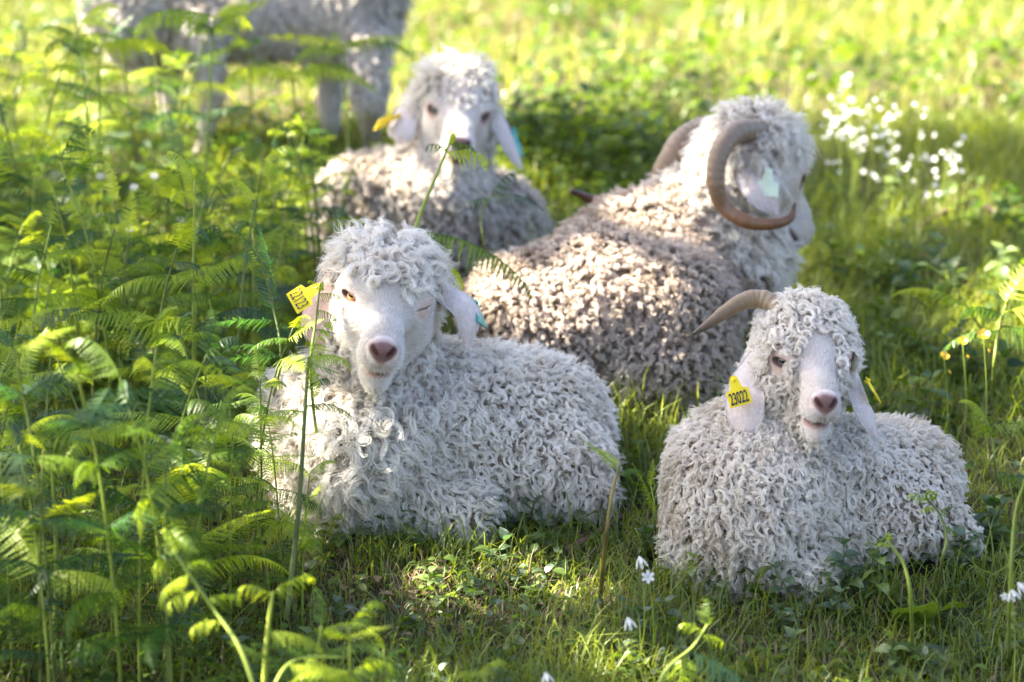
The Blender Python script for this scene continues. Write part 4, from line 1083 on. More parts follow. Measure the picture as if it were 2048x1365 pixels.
# --- low leafy cover
Pg = scatter(52000, 4.9, 9.4); ug, vg, _ = project(Pg)
left = np.clip((760 - ug) / 300, 0, 1); mid = np.exp(-(((ug - 1200) / 260) ** 2 + ((vg - 330) / 150) ** 2)); low = np.clip((vg - 1150) / 150, 0, 1)
dens = np.clip(0.10 + 0.5 * (vnoise(Pg, 4.1, 3) - 0.45) + 0.55 * left + 0.7 * mid + 0.30 * low - 0.12 * np.exp(-(((ug - 860) / 330) ** 2 + ((vg - 1240) / 75) ** 2)), 0.04, 0.9)
kk = rng.random(len(Pg)) < dens; Pg, left, mid = Pg[kk], left[kk], mid[kk]
Pg = Pg + np.stack([np.zeros(len(Pg)), np.zeros(len(Pg)), (0.008 + 0.05 * rng.random(len(Pg)) ** 1.5) + (0.13 * left + 0.15 * mid) * rng.random(len(Pg)) ** 1.3], -1)
c1 = leaf_cards(Pg, 0.011 + 0.028 * rng.random(len(Pg)) ** 1.5 + 0.018 * mid, 0.62, 0.35)
Ph = scatter(30000, 9.2, 18.5, 0.5); Ph[:, 2] += 0.02 + 0.16 * rng.random(len(Ph)); Ph = Ph[rng.random(len(Ph)) < 0.25 + 0.6 * (vnoise(Ph, 1.6, 5) > 0.5)]
c2 = leaf_cards(Ph, 0.03 + 0.05 * rng.random(len(Ph)), 0.55, 0.4)
V, F = join([c1, c2]); tag(link('undergrowth', mesh_np('undergrowth', V, F, M_COVER)), 'low leafy green undergrowth in the grass and beneath the bracken', 'undergrowth', kind='stuff')

# --- bracken: pinnate fronds of several ages, meshes shared by all plants
def frond_mesh(name, pairs, wid, droop, curl, fold, seed, lobes=6, fill=0.88, messy=0.12):
    rr = random.Random(seed)
    n = 40; xs = np.linspace(0, 1, n); ang = -droop * xs - curl * xs ** 4
    cx = np.concatenate([[0], np.cumsum(np.cos(ang[:-1]) / (n - 1))]); cz = np.concatenate([[0], np.cumsum(np.sin(ang[:-1]) / (n - 1))])
    C = np.stack([cx, 0.02 * np.sin(xs * 5 + seed), cz], -1); T = nrm(np.gradient(C, axis=0)); Nn = nrm(np.cross(T, np.tile([0, 1.0, 0], (n, 1))) * -1); Nn = Nn * np.sign(Nn[:, 2:3] + 1e-6) if curl < 1 else np.stack([-np.sin(ang), 0 * ang, np.cos(ang)], -1)
    V, F = [], []
    rv, rf = tube(C, np.linspace(0.008, 0.002, n), 4)
    for i in range(pairs):
        x = 0.05 + 0.93 * (i / (pairs - 1)); k = x * (n - 1); a = int(k); t = k - a; b = min(a + 1, n - 1)
        p0 = C[a] * (1 - t) + C[b] * t; tt = nrm(T[a] * (1 - t) + T[b] * t); nn = nrm(Nn[a] * (1 - t) + Nn[b] * t); ss = np.cross(nn, tt)
        l = wid * ((1 - x) ** 0.72 * (0.62 + 0.38 * min(1, x * 5)) + 0.035) * rr.uniform(0.88, 1.1)
        hw = 0.93 / pairs * 0.52 * fill
        for sg in (1, -1):
            if rr.random() < 0.03: continue
            fa = fold + rr.gauss(0, messy); d0 = nrm(ss * sg * math.cos(fa) - nn * math.sin(fa) + tt * rr.uniform(0.18, 0.34))
            base = len(V); m = lobes
            wv = nrm(tt - d0 * float(tt @ d0)); pr = lambda q: max(0.06, 1 - q ** 2.0 * 0.92)
            for j in range(m + 1):
                q = j / m; bend = 0.5 * fold * q * q + 0.12 * q * q
                c = p0 + d0 * l * q + tt * l * 0.10 * q * q - nn * l * bend; w = hw * pr(q) * 0.36
                V += [c, c + wv * w, c - wv * w]
            for j in range(m):
                q = (j + 0.6) / m; w = hw * pr(q) * rr.uniform(0.95, 1.2); B0 = base + 3 * j; B1 = B0 + 3
                c = np.array(V[B0]) * 0.35 + np.array(V[B1]) * 0.65
                L = len(V); V += [c + wv * w + nn * 0.002, c - wv * w + nn * 0.002]
                F += [(B0, B1, L), (B0, L, B0 + 1), (B1, B1 + 1, L), (B1, B0, L + 1), (B0, B0 + 2, L + 1), (B1 + 2, B1, L + 1)]
    pv, pf = np.array(V), [np.array(F)]
    V, F = join([(rv, rf), (pv, pf)])
    return mesh_np(name, V, F, M_FERN)
FRONDS = [frond_mesh('frond', 25, 0.32, 0.5, 0.0, 0.2, 1, 8), frond_mesh('frond', 28, 0.27, 1.0, 0.4, 0.35, 2, 7), frond_mesh('frond', 21, 0.24, 0.8, 1.5, 0.75, 3, fill=0.95),
          frond_mesh('frond', 15, 0.34, 0.7, 2.4, 0.62, 4, 6, fill=0.85, messy=0.5), frond_mesh('frond', 30, 0.29, 0.35, 0.0, 0.1, 5, 8)]
def crozier_mesh(seed):
    th = np.linspace(0, 2.0 * math.pi * 1.35, 46); r = 0.5 * np.exp(-th * 0.19)
    C = np.stack([r * np.cos(th + math.pi) + 0.5, 0.03 * np.sin(th * 3), r * np.sin(th) * 1.0], -1); C = C - C[0]
    C = np.stack([C[:, 2] * -1, C[:, 1], C[:, 0]], -1); C[:, 0] *= -1
    V, F = tube(C, np.linspace(0.085, 0.05, 46), 7)
    rr = np.random.default_rng(seed); k = rr.integers(6, 46, 70); P = C[k] + rr.normal(0, 0.05, (70, 3))
    lv, lf = leaf_cards(P, 0.16, 0.6, 0.6)
    V, F = join([(V, F), (lv, lf)]); return mesh_np('crozier', V, F, M_FERN_Y)
CROZIERS = [crozier_mesh(1), crozier_mesh(2)]

def basis(x, up, roll=0.0):
    x = nrm(x); z = nrm(np.asarray(up, float) - x * (np.asarray(up, float) @ x)); y = np.cross(z, x)
    c, s = math.cos(roll), math.sin(roll)
    return x, y * c + z * s, z * c - y * s
def place(o, pos, x, up, scale, roll=0.0, wide=1.0):
    a, b, c = basis(x, up, roll)
    M = Matrix(((a[0] * scale, b[0] * scale * wide, c[0] * scale, pos[0]), (a[1] * scale, b[1] * scale * wide, c[1] * scale, pos[1]), (a[2] * scale, b[2] * scale * wide, c[2] * scale, pos[2]), (0, 0, 0, 1)))
    o.matrix_local = M
def set_mat(o, m):
    o.material_slots[0].link = 'OBJECT'; o.material_slots[0].material = m
def bracken(path, rad, label, group, fronds, tip=None, m=None, stem_m=None):
    """path: stem control points (world, first on the ground). fronds: (t, direction, length, variant, roll, width, material)"""
    path = np.asarray(path, float); base = path[0]
    root = link('bracken_fern', None, loc=base); tag(root, label, 'fern', group)
    C = spline(path, 22)
    V, F = tube(C - base, np.linspace(rad, rad * 0.45, 22), 7)
    link('stem', mesh_np('stem', V, F, stem_m or M_STEM), root)
    for (t, d, L, var, roll, wide, mm) in fronds:
        k = t * 21; a = int(min(k, 20)); pos = C[a] * (1 - (k - a)) + C[a + 1] * (k - a)
        o = link('frond', FRONDS[var], root); place(o, pos - base, np.asarray(d, float), (0, 0, 1) if abs(nrm(d)[2]) < 0.95 else (0, -1, 0.2), L, roll, wide); set_mat(o, mm or m or M_FERN)
    if tip is not None:
        d, L, var = tip
        o = link('crozier', CROZIERS[var], root); place(o, C[-1] - base, nrm(np.asarray(d, float)), (0.3, -0.5, 0.8), L); set_mat(o, M_FERN_Y)
    return root

def auto_bracken(x, y, h, seed, label, group, mats, young=0.0, lean=0.12, rad=0.0035, size=1.0):
    rr = random.Random(seed)
    b = np.array([x, y, float(ground_z(x, y)) - 0.01]); az = rr.uniform(0, 6.28)
    ld = np.array([math.cos(az), math.sin(az), 0]) * h * rr.uniform(0.02, lean * 2)
    path = [b, b + [0, 0, h * 0.4] + ld * 0.15, b + [0, 0, h * 0.75] + ld * 0.5, b + [0, 0, h] + ld]
    pa = rr.uniform(0, 3.14); fr = []
    npair = rr.choice([4, 5, 5, 6, 7]); low = rr.uniform(0.2, 0.42); 
    for i in range(npair):
        t = low + (0.95 - low) * i / max(1, npair - 1) * rr.uniform(0.92, 1.04); t = min(t, 0.98)
        L = size * h * (0.62 - 0.28 * max(0, t - 0.45) / 0.5) * rr.uniform(0.8, 1.15); L = min(L, 0.42 * size)
        for sg in (0, 1):
            if rr.random() < 0.08: continue
            a = pa + sg * math.pi + rr.gauss(0, 0.25) + i * 0.25
            el = rr.uniform(0.15, 0.75)
            yng = rr.random() < young
            fr.append((t, (math.cos(a) * math.cos(el), math.sin(a) * math.cos(el), math.sin(el)), L * (0.75 if yng else 1), rr.choice([2, 3, 2]) if yng else rr.choice([0, 1, 4, 1]), rr.gauss(0, 0.3), rr.uniform(0.85, 1.15), rr.choice(mats)))
    d = ld + [0, 0, h * 0.5]
    fr.append((1.0, nrm(d) + np.array([rr.gauss(0, .35), rr.gauss(0, .35), -0.1]), L * 0.95, rr.choice([2, 3]) if rr.random() < young + 0.2 else rr.choice([0, 1]), rr.uniform(-1, 1), 1, rr.choice(mats)))
    return bracken(path, rad * (0.7 + h), label, group, fr, stem_m=rr.choice([M_STEM, M_STEM, M_STEM_D]))
# --- single ferns that stand out
def near(P, dz): return P + CF * dz
S = lambda u, v, Z: Q(u, v, Z)
def dvec(r, u, a): return r * CR + u * CU + a * CF
# in front of the winking goat's ear and cheek
b0 = at(577, 1215)
Zf = 6.05
bracken([S(573, 1240, 5.98), S(598, 1010, 6.02), S(612, 790, Zf), S(618, 715, Zf)], 0.0058, 'dark stemmed bracken rising in front of the front left goat to its cheek', None,
        [(1.0, dvec(0.75, 0.25, -0.35), 0.105, 2, 0.1, 1.0, M_FERN_Y), (1.0, dvec(-0.9, -0.12, -0.3), 0.055, 0, 0.2, 1.0, M_FERN_Y), (0.98, dvec(0.25, 0.75, 0.1), 0.13, 3, 0.4, 0.6, M_FERN_Y),
         (0.62, dvec(0.8, 0.25, -0.3), 0.12, 1, -0.3, 1.0, M_FERN), (0.60, dvec(-0.7, 0.2, -0.4), 0.14, 1, 0.3, 1, M_FERN), (0.70, dvec(0.6, 0.6, 0.3), 0.07, 2, 0.2, 1, M_FERN), (0.94, dvec(0.65, -0.75, -0.1), 0.09, 3, -0.6, 0.8, M_FERN_Y)],
        m=M_FERN, stem_m=M_STEM_D)
bracken([at(648, 985) * [1, 1, 1], S(622, 760, 6.28), S(632, 640, 6.25), S(640, 575, 6.25)], 0.0040, 'small bracken tip curling over the yellow tag of the front left goat', None,
        [(1.0, dvec(-0.5, 0.7, 0), 0.035, 3, 0.2, 1, M_FERN_Y), (0.93, dvec(0.9, 0.1, -0.1), 0.06, 3, 0.6, 0.7, M_FERN), (0.75, dvec(0.9, -0.1, -0.2), 0.06, 3, 0.3, 0.8, M_FERN)],
        tip=(dvec(0.1, 1, 0), 0.022, 0), m=M_FERN_Y, stem_m=M_STEM)
bracken([at(505, 905), S(560, 740, 6.5), S(545, 610, 6.5), S(505, 470, 6.48)], 0.0036, 'dark green feathery bracken frond upright beside the winking goat', None,
        [(0.62, dvec(-0.05, 1, 0.15), 0.20, 4, 0.9, 0.85, M_FERN_D), (0.58, dvec(-0.9, 0.1, -0.2), 0.15, 4, 0.5, 1, M_FERN_D), (0.55, dvec(0.9, 0.05, -0.2), 0.13, 4, -0.5, 0.9, M_FERN_D), (0.40, dvec(-0.95, 0.05, -0.2), 0.15, 4, 0.5, 0.9, M_FERN_D), (0.38, dvec(0.9, -0.05, -0.3), 0.14, 4, -0.5, 0.8, M_FERN_D), (0.85, dvec(-0.4, 0.9, 0.1), 0.12, 0, 0.8, 0.7, M_FERN_D)],
        m=M_FERN_D, stem_m=M_STEM_D)
# between the winking goat and the young one
bracken([at(805, 628), S(812, 540, 7.0), S(835, 445, 7.0), S(876, 345, 6.98), S(902, 280, 6.95)], 0.0062, 'bracken with arching side frond in front of the young goat', None,
        [(0.44, dvec(0.85, 0.02, -0.35), 0.33, 1, 0.15, 0.8, M_FERN), (0.46, dvec(-0.5, 0.25, -0.5), 0.06, 3, 0.2, 1, M_FERN_Y), (0.42, dvec(0.8, -0.35, -0.3), 0.2, 2, 0.3, 0.9, M_FERN_Y), (0.90, dvec(0.85, 0.15, -0.2), 0.13, 3, 0.2, 0.7, M_FERN_Y), (0.92, dvec(-0.6, 0.4, -0.3), 0.07, 3, 0.2, 0.9, M_FERN), (0.99, dvec(0.2, 0.95, 0), 0.07, 3, 0.2, 0.8, M_FERN_Y),
         (0.97, dvec(0.8, 0.1, 0.0), 0.08, 3, 0.2, 0.8, M_FERN)], tip=(dvec(0.1, 1, 0), 0.03, 1), m=M_FERN)
bracken([at(965, 640), S(968, 500, 7.3), S(962, 430, 7.3), S(985, 385, 7.3)], 0.004, 'dark bracken sprig in front of the flank of the young goat', None,
        [(0.95, dvec(0.8, 0.2, -0.3), 0.14, 1, 0.2, 0.9, M_FERN_D), (0.9, dvec(-0.7, 0.1, -0.3), 0.07, 3, 0.2, 1, M_FERN_D), (1.0, dvec(0.4, 0.7, 0.1), 0.10, 3, 0.2, 1, M_FERN_D)], m=M_FERN_D, stem_m=M_STEM_D)
# stalk right of centre between the two front goats
bracken([at(1198, 1222), S(1212, 1080, 6.02), S(1225, 985, 6.05), S(1240, 930, 6.05)], 0.0052, 'bare reddish bracken stalk standing between the two front goats', None,
        [(1.0, dvec(-0.5, 0.75, 0.1), 0.075, 1, 0.4, 1, M_FERN_Y), (0.9, dvec(0.85, 0.4, 0), 0.06, 2, 0.2, 0.8, M_FERN), (0.93, dvec(-0.6, 0.8, 0.1), 0.10, 0, 0.4, 0.7, M_FERN_Y)], m=M_FERN, stem_m=plain('stalk_red_green', (0.15, 0.12, 0.03), rough=0.5, noise=0.6, scale=12))
bracken([at(1320, 1100), S(1312, 1030, 6.35), S(1300, 960, 6.35)], 0.0025, 'pale bracken sprig beside the left flank of the tagged goat', None,
        [(0.5, dvec(-0.25, 0.95, 0.1), 0.12, 4, 0.7, 0.6, M_FERN_Y), (0.9, dvec(0.2, 0.95, 0), 0.06, 0, 0.6, 0.8, M_FERN_Y)], m=M_FERN_Y)
# crooks in front of the tagged goat
bracken([at(1824, 1315), S(1822, 1200, 5.85), S(1808, 1130, 5.85), S(1785, 1095, 5.85), S(1772, 1075, 5.85)], 0.0042, 'forked green fiddlehead stalk in front of the tagged goat', None,
        [(0.78, dvec(-0.85, 0.5, 0), 0.035, 3, 0.2, 0.5, M_FERN_Y), (0.9, dvec(0.5, 0.3, -0.2), 0.02, 3, 0.2, 0.8, M_FERN)], tip=(dvec(-0.1, 1, 0), 0.018, 0), m=M_FERN)
bracken([at(1872, 1205), S(1885, 1120, 6.05), S(1893, 1075, 6.05), S(1880, 1030, 6.05), S(1855, 1000, 6.05)], 0.0042, 'curling fiddlehead with crumpled leaflets beside the right hip of the tagged goat', None,
        [(0.95, dvec(-0.6, 0.6, 0), 0.06, 3, 0.2, 1, M_FERN_Y), (0.75, dvec(0.4, 0.5, 0.1), 0.05, 3, 0.5, 0.9, M_FERN), (0.62, dvec(0.5, -0.2, 0.1), 0.05, 3, 0.8, 0.9, M_FERN), (0.85, dvec(-0.7, 0.2, -0.1), 0.04, 3, 0.2, 0.9, M_FERN_Y)], tip=(dvec(-0.6, 0.7, 0), 0.03, 1), m=M_FERN_Y, stem_m=M_STEM_D)
bracken([at(2018, 1330), S(2020, 1180, 5.8), S(2030, 1030, 5.8), S(2050, 960, 5.8)], 0.0042, 'tall bracken stalk at the right edge beside the white bells', None,
        [(1.0, dvec(0.7, 0.5, 0), 0.15, 1, 0.2, 1, M_FERN), (0.96, dvec(-0.5, 0.5, -0.2), 0.08, 3, 0.2, 1, M_FERN)], m=M_FERN)
# right edge, sunlit
bracken([at(1990, 800), S(1988, 740, 7.0), S(1996, 670, 7.0), S(2012, 610, 7.0)], 0.005, 'sunlit yellow green bracken with broad fronds at the right edge', None,
        [(0.9, dvec(0.8, 0.25, -0.2), 0.30, 0, 0.1, 1, M_FERN_Y), (0.88, dvec(-0.6, 0.35, -0.2), 0.13, 2, 0.2, 1, M_FERN), (1.0, dvec(0.5, 0.8, 0.1), 0.22, 0, 0.3, 1, M_FERN_Y), (0.75, dvec(0.8, 0.0, -0.3), 0.26, 1, 0.1, 1, M_FERN), (0.7, dvec(-0.7, 0.1, 0.2), 0.16, 1, 0.1, 1, M_FERN)], m=M_FERN_Y)
bracken([at(1985, 690), S(1950, 640, 7.4), S(1905, 570, 7.4), S(1850, 525, 7.4)], 0.0035, 'arching bracken frond bending over the brown soil patch', None,
        [(0.45, dvec(-0.75, 0.62, 0), 0.20, 1, 0.5, 0.8, M_FERN_Y), (0.7, dvec(-0.8, -0.1, -0.2), 0.08, 2, 0.2, 1, M_FERN)], m=M_FERN)
bracken([at(2000, 985), S(1990, 930, 6.6), S(1985, 880, 6.6), S(1975, 845, 6.6)], 0.003, 'low green bracken frond right of the tagged goat', None,
        [(0.9, dvec(0.85, 0.2, -0.1), 0.16, 0, 0.2, 1, M_FERN), (0.7, dvec(-0.3, 0.4, -0.5), 0.12, 0, 0.2, 1, M_FERN), (1.0, dvec(-0.3, 0.8, 0.1), 0.09, 2, 0.2, 1, M_FERN_Y)], m=M_FERN)
# out of focus, close to the camera
bracken([S(523, 1480, 5.45), S(533, 1290, 5.45), S(545, 1185, 5.45)], 0.0062, 'forked yellow green bracken shoot close to the camera at the bottom', None,
        [(1.0, dvec(0.72, 0.6, -0.2), 0.10, 3, 0.6, 0.6, M_FERN_Y), (0.98, dvec(-0.72, 0.5, -0.2), 0.085, 3, 0.6, 0.8, M_FERN_Y), (0.6, dvec(0.9, 0.1, -0.2), 0.13, 2, 0.1, 1, M_FERN_Y)], m=M_FERN_Y, stem_m=plain('young_stem', (0.34, 0.40, 0.05), rough=0.5, noise=0.15))
bracken([S(560, 1560, 5.3), S(490, 1320, 5.35), S(420, 1210, 5.4), S(345, 1100, 5.4)], 0.005, 'bright bracken crook arching to the left near the camera', None,
        [(0.97, dvec(-0.2, 0.9, 0), 0.07, 3, 0.5, 1, M_FERN_Y), (0.85, dvec(-0.7, -0.2, -0.2), 0.09, 2, 0.2, 0.8, M_FERN_Y), (0.75, dvec(-0.8, 0.0, -0.2), 0.09, 3, 0.2, 0.9, M_FERN_Y), (0.7, dvec(0.7, 0.3, 0), 0.08, 3, 0.2, 0.9, M_FERN_Y), (0.55, dvec(-0.8, 0.1, -0.1), 0.08, 3, 0.2, 0.9, M_FERN_Y), (0.9, dvec(0.7, 0.4, 0), 0.06, 3, 0.2, 0.9, M_FERN_Y)], m=M_FERN_Y)
bracken([S(520, 1480, 5.3), S(555, 1360, 5.35), S(600, 1318, 5.4), S(690, 1315, 5.4)], 0.0042, 'yellow bracken frond arching low along the bottom edge', None,
        [(0.5, dvec(0.95, 0.15, -0.1), 0.16, 2, 0.2, 1.1, M_FERN_Y), (0.7, dvec(0.85, -0.1, -0.3), 0.10, 3, 0.2, 1, M_FERN_Y)], m=M_FERN_Y)
bracken([S(1290, 1440, 5.5), S(1330, 1345, 5.55), S(1385, 1295, 5.6), S(1415, 1250, 5.6)], 0.0046, 'crumpled yellow bracken crook in the grass bottom right of centre', None,
        [(0.98, dvec(0.2, 0.9, 0), 0.07, 3, 0.3, 1.1, M_FERN), (0.9, dvec(-0.6, 0.5, 0), 0.06, 3, 0.2, 1, M_FERN_Y), (0.55, dvec(-0.1, -0.6, -0.4), 0.11, 3, 0.2, 1.2, M_FERN_Y), (0.85, dvec(0.8, 0.0, 0), 0.06, 3, 0.2, 1, M_FERN_Y), (0.6, dvec(0.85, -0.3, -0.2), 0.2, 0, 0.1, 0.8, M_FERN_D)], m=M_FERN_Y)
bracken([S(985, 1460, 5.35), S(975, 1375, 5.35), S(960, 1345, 5.35)], 0.004, 'blurred bright bracken tip at the bottom centre edge', None,
        [(1.0, dvec(0.5, 0.6, -0.2), 0.06, 3, 0.3, 1.2, M_FERN_Y), (0.9, dvec(-0.8, 0.4, 0), 0.05, 3, 0.3, 1, M_FERN_Y)], m=M_FERN_Y)

# --- the bracken thicket on the left: deep in shade near us, sunlit further back
ORD = ['first', 'second', 'third', 'fourth', 'fifth', 'sixth', 'seventh', 'eighth', 'ninth', 'tenth', 'eleventh', 'twelfth', 'thirteenth', 'fourteenth', 'fifteenth', 'sixteenth']
def rank(items, text, rows):
    """items: (object, u, v) -> a label of its own for each: its row from the top, its place in the row from the left"""
    items = sorted(items, key=lambda t: t[2]); n = len(items); m = len(rows)
    for r in range(m):
        row = sorted(items[r * n // m:(r + 1) * n // m], key=lambda t: t[1])
        for i, (o, u, v) in enumerate(row): o['label'] = text % (ORD[i], rows[r])
def thicket(pts, group, label, mats, young, seed, size=1.0, rad=0.0035):
    made = []
    for i, (u, v, Z) in enumerate(pts):
        w = Q(u, v, Z); h = w[2] - float(ground_z(w[0], w[1]))
        if h < 0.12: continue
        made.append((auto_bracken(w[0], w[1], min(h, 0.8), seed + i, label, group, mats, young, size=size, rad=rad), u, v))
    rank(made, label, ['top', 'second', 'third', 'fourth', 'fifth'] if len(made) > 30 else ['upper', 'middle', 'lower'])
r2 = random.Random(5)
pts = []
for _ in range(54):      # far: in front of the standing goat
    u = r2.uniform(-90, 700); Z = r2.uniform(7.6, 8.8); pts.append((u, r2.uniform(20, 330) + (90 if u > 520 else 0), Z)) if min(abs(u - 408), abs(u - 738)) > 62 else None
thicket(pts, 'sunlit bracken before the standing goat', 'sunlit bracken before the standing goat, %s from the left in its %s row', [M_FERN, M_FERN_Y, M_FERN_Y, M_FERN_D], 0.45, 100, size=0.6)
pts = []
for _ in range(60):      # middle
    u = r2.uniform(-90, 560); Z = r2.uniform(6.7, 7.7); pts.append((u, r2.uniform(300, 640), Z))
thicket(pts, 'bracken in the middle of the left thicket', 'green bracken left of the winking goat, %s from the left in its %s row', [M_FERN, M_FERN_Y, M_FERN, M_FERN_Y, M_FERN_D], 0.45, 300, size=0.62)
pts = []
for _ in range(27):      # near, shaded
    u = r2.uniform(-120, 440); Z = r2.uniform(5.5, 6.4); pts.append((u, r2.uniform(640, 1010), Z))
thicket(pts, 'shaded bracken at the lower left', 'shaded bracken near the camera at lower left, %s from the left in its %s row', [M_FERN, M_FERN_D, M_FERN_Y, M_FERN], 0.3, 500, size=0.58, rad=0.0026)
thicket([(520, 745, 6.2), (560, 835, 6.15), (470, 770, 6.25), (540, 905, 6.1), (600, 935, 6.08), (500, 640, 6.4), (455, 860, 6.1)], 'bracken against the flank of the winking goat', 'bracken against flank of winking goat, %s from the left in its %s row', [M_FERN, M_FERN_Y, M_FERN], 0.3, 560, size=0.6, rad=0.0026)
# tall single stalks seen against the standing goat
for i, (ut, vt, ub, vb, Z) in enumerate([(428, 35, 372, 430, 7.7), (200, 90, 168, 270, 7.9), (585, 150, 590, 300, 8.2), (685, 90, 690, 300, 8.3), (100, 880, 95, 1060, 5.9)]):
    top = Q(ut, vt, Z); bx = Q(ub, vb, Z); b = np.array([bx[0], bx[1], float(ground_z(bx[0], bx[1]))])
    rr = random.Random(900 + i); fr = []
    for k in range(5):
        a = k * 1.3 + rr.uniform(0, 1); fr.append((1.0 - 0.04 * (k % 2), (math.cos(a), math.sin(a) * 0.6, 0.35), rr.uniform(0.14, 0.26), rr.choice([0, 1, 2]), rr.gauss(0, .3), 1, rr.choice([M_FERN, M_FERN_Y])))
    bracken([b, b + (top - b) * 0.5 + [0.01, 0, 0], top], 0.0055, ['tall bracken stalk before the standing goat near its front pale leg', 'thick pale bracken stem at the upper left', 'bracken stalk under the belly of the standing goat', 'thin bracken stalk crossing the right leg of the standing goat', 'shaded bracken stalk at the left edge'][i], None, fr)
# a few behind the young goat and at the right
for i, (u, v, Z) in enumerate([(1190, 305, 8.7), (1060, 250, 9.0), (1540, 215, 9.3), (800, 60, 9.6)]):
    w = Q(u, v, Z); auto_bracken(w[0], w[1], max(0.16, w[2] - float(ground_z(w[0], w[1]))), 700 + i, ['young bracken shoot between the young goat and the ram', 'bracken behind the right ear of the young goat', 'bluish bracken behind the head of the ram', 'bright bracken right of the standing goat'][i], None, [M_FERN, M_FERN_D], 0.4, size=0.8)
LC = []
for i, (u, v, Z) in enumerate([(700, 1240, 5.35), (615, 1250, 5.4), (780, 1285, 5.5)]):
    w = Q(u, v, Z); LC.append((auto_bracken(w[0], w[1], max(0.12, w[2] - float(ground_z(w[0], w[1]))), 720 + i, 'x', 'low bracken clumps at the bottom', [M_FERN, M_FERN_Y], 0.3, size=0.9), u, v))
rank(LC, 'low soft bracken clump below the winking goat, %s from the left in the %s row', ['front'])

# --- leafy herbs: stem and opposite leaves, leaf meshes shared
def leaf_mesh(name, ratio, m, fold=0.10, wav=0.02, nl=9, point=1.0):
    ts = np.linspace(0, 1, nl); w = ratio * 0.5 * np.sin(math.pi * np.clip(ts, 0, 1) ** (0.72 * point)) ** 0.85
    w[0] = 0.02; w[-1] = 0.004
    rows = []
    for i, t in enumerate(ts):
        z0 = -0.28 * t * t + 0.05 * math.sin(t * 3)
        for s in (-1, -0.5, 0, 0.5, 1):
            rows.append((t, s * w[i], z0 + fold * abs(s) * w[i] * 4 * 0.5 + wav * math.sin(9 * t + 3 * s) * abs(s)))
    V = np.array(rows); i = np.arange(nl - 1)[:, None] * 5; j = np.arange(4)[None]
    F = np.stack([i + j, i + 5 + j, i + 6 + j, i + 1 + j], -1).reshape(-1, 4)
    return mesh_np(name, V, F, m)
LEAF_MINT = leaf_mesh('leaf', 0.62, M_HERB); LEAF_DOCK = leaf_mesh('leaf', 0.46, M_HERB, wav=0.04, nl=12); LEAF_ROUND = leaf_mesh('leaf', 0.85, M_HERB, wav=0.03)
M_HERB_L = leaf_material('herb_leaf_pale', (0.13, 0.20, 0.05), (0.22, 0.30, 0.08), (1.3, 1.3, 0.5), gloss=0.05)
M_HERB_G = leaf_material('herb_leaf_grey', (0.07, 0.125, 0.06), (0.13, 0.19, 0.10), (1.1, 1.2, 0.6), gloss=0.06)
def herb(P, h, label, seed, m=None, group=None, leaf=None, size=0.045, pairs=5, stems=1):
    rr = random.Random(seed); P = np.asarray(P, float)
    root = link('leafy_herb', None, loc=P); tag(root, label, 'plant', group)
    parts = []
    for st in range(stems):
        d = np.array([rr.gauss(0, .18), rr.gauss(0, .18), 0]) * h
        o0 = np.array([rr.gauss(0, .012), rr.gauss(0, .012), 0]) if stems > 1 else np.zeros(3)
        C = spline([o0 - [0, 0, 0.01], o0 + [0, 0, h * 0.5] + d * 0.3, o0 + [0, 0, h] + d], 10); parts.append(tube(C, np.linspace(0.0022, 0.0012, 10), 5))
        a = rr.uniform(0, 6)
        for i in range(pairs):
            t = 0.25 + 0.75 * i / (pairs - 1); pos = C[min(9, int(t * 9))]
            L = size * (1.0 - 0.5 * abs(t - 0.5)) * rr.uniform(0.8, 1.2); a += 1.57 + rr.gauss(0, .2)
            for sg in (0, math.pi):
                aa = a + sg + rr.gauss(0, .2); el = rr.uniform(-0.1, 0.5) + 0.5 * (t > 0.95)
                o = link('leaf', leaf or LEAF_MINT, root); place(o, pos, (math.cos(aa) * math.cos(el), math.sin(aa) * math.cos(el), math.sin(el)), (0, 0, 1), L, rr.gauss(0, .25)); set_mat(o, m or M_HERB)
    V, F = join(parts); link('stem', mesh_np('stem', V, F, M_STEM_D), root)
    return root
def dock(P, label, seed, n=6, L=0.10, m=None, leaf=None, el=(0.2, 0.9), group=None):
    rr = random.Random(seed); P = np.asarray(P, float); root = link('broad_leaved_plant', None, loc=P); tag(root, label, 'plant', group)
    a = rr.uniform(0, 6)
    for i in range(n):
        a += 2.4 + rr.gauss(0, .3); e = rr.uniform(*el)
        o = link('leaf', leaf or LEAF_DOCK, root); place(o, (rr.gauss(0, .006), rr.gauss(0, .006), 0.0), (math.cos(a) * math.cos(e), math.sin(a) * math.cos(e), math.sin(e)), (0, 0, 1), L * rr.uniform(0.65, 1.15), rr.gauss(0, .3)); set_mat(o, m or M_HERB)
    return root
herb(near(at(1478, 1165), -0.12), 0.095, 'dark green mint like herb against the chest of the tagged goat', 1, M_HERB, size=0.045)
herb(near(at(1700, 1190), -0.05), 0.11, 'grey green herb by the folded front leg of the tagged goat', 2, M_HERB_G, size=0.045, stems=2)
herb(near(at(1745, 1190), -0.1), 0.10, 'pale crinkled herb in front of the flank of the tagged goat', 3, M_HERB_L, size=0.04)
herb(at(1990, 1120), 0.11, 'dark leafy herb behind the white bells at the right edge', 4, M_HERB, size=0.055, stems=2)
herb(near(at(902, 1068), -0.05), 0.075, 'pale sunlit herb sprig in front of the knee of the winking goat', 5, M_HERB_L, size=0.038, pairs=4)
herb(at(1300, 1120), 0.06, 'low herb at the left flank of the tagged goat', 6, M_HERB, size=0.035, stems=2)
herb(at(1560, 1275), 0.05, 'small herb in the short grass below the tagged goat', 7, M_HERB_G, size=0.034, stems=2)
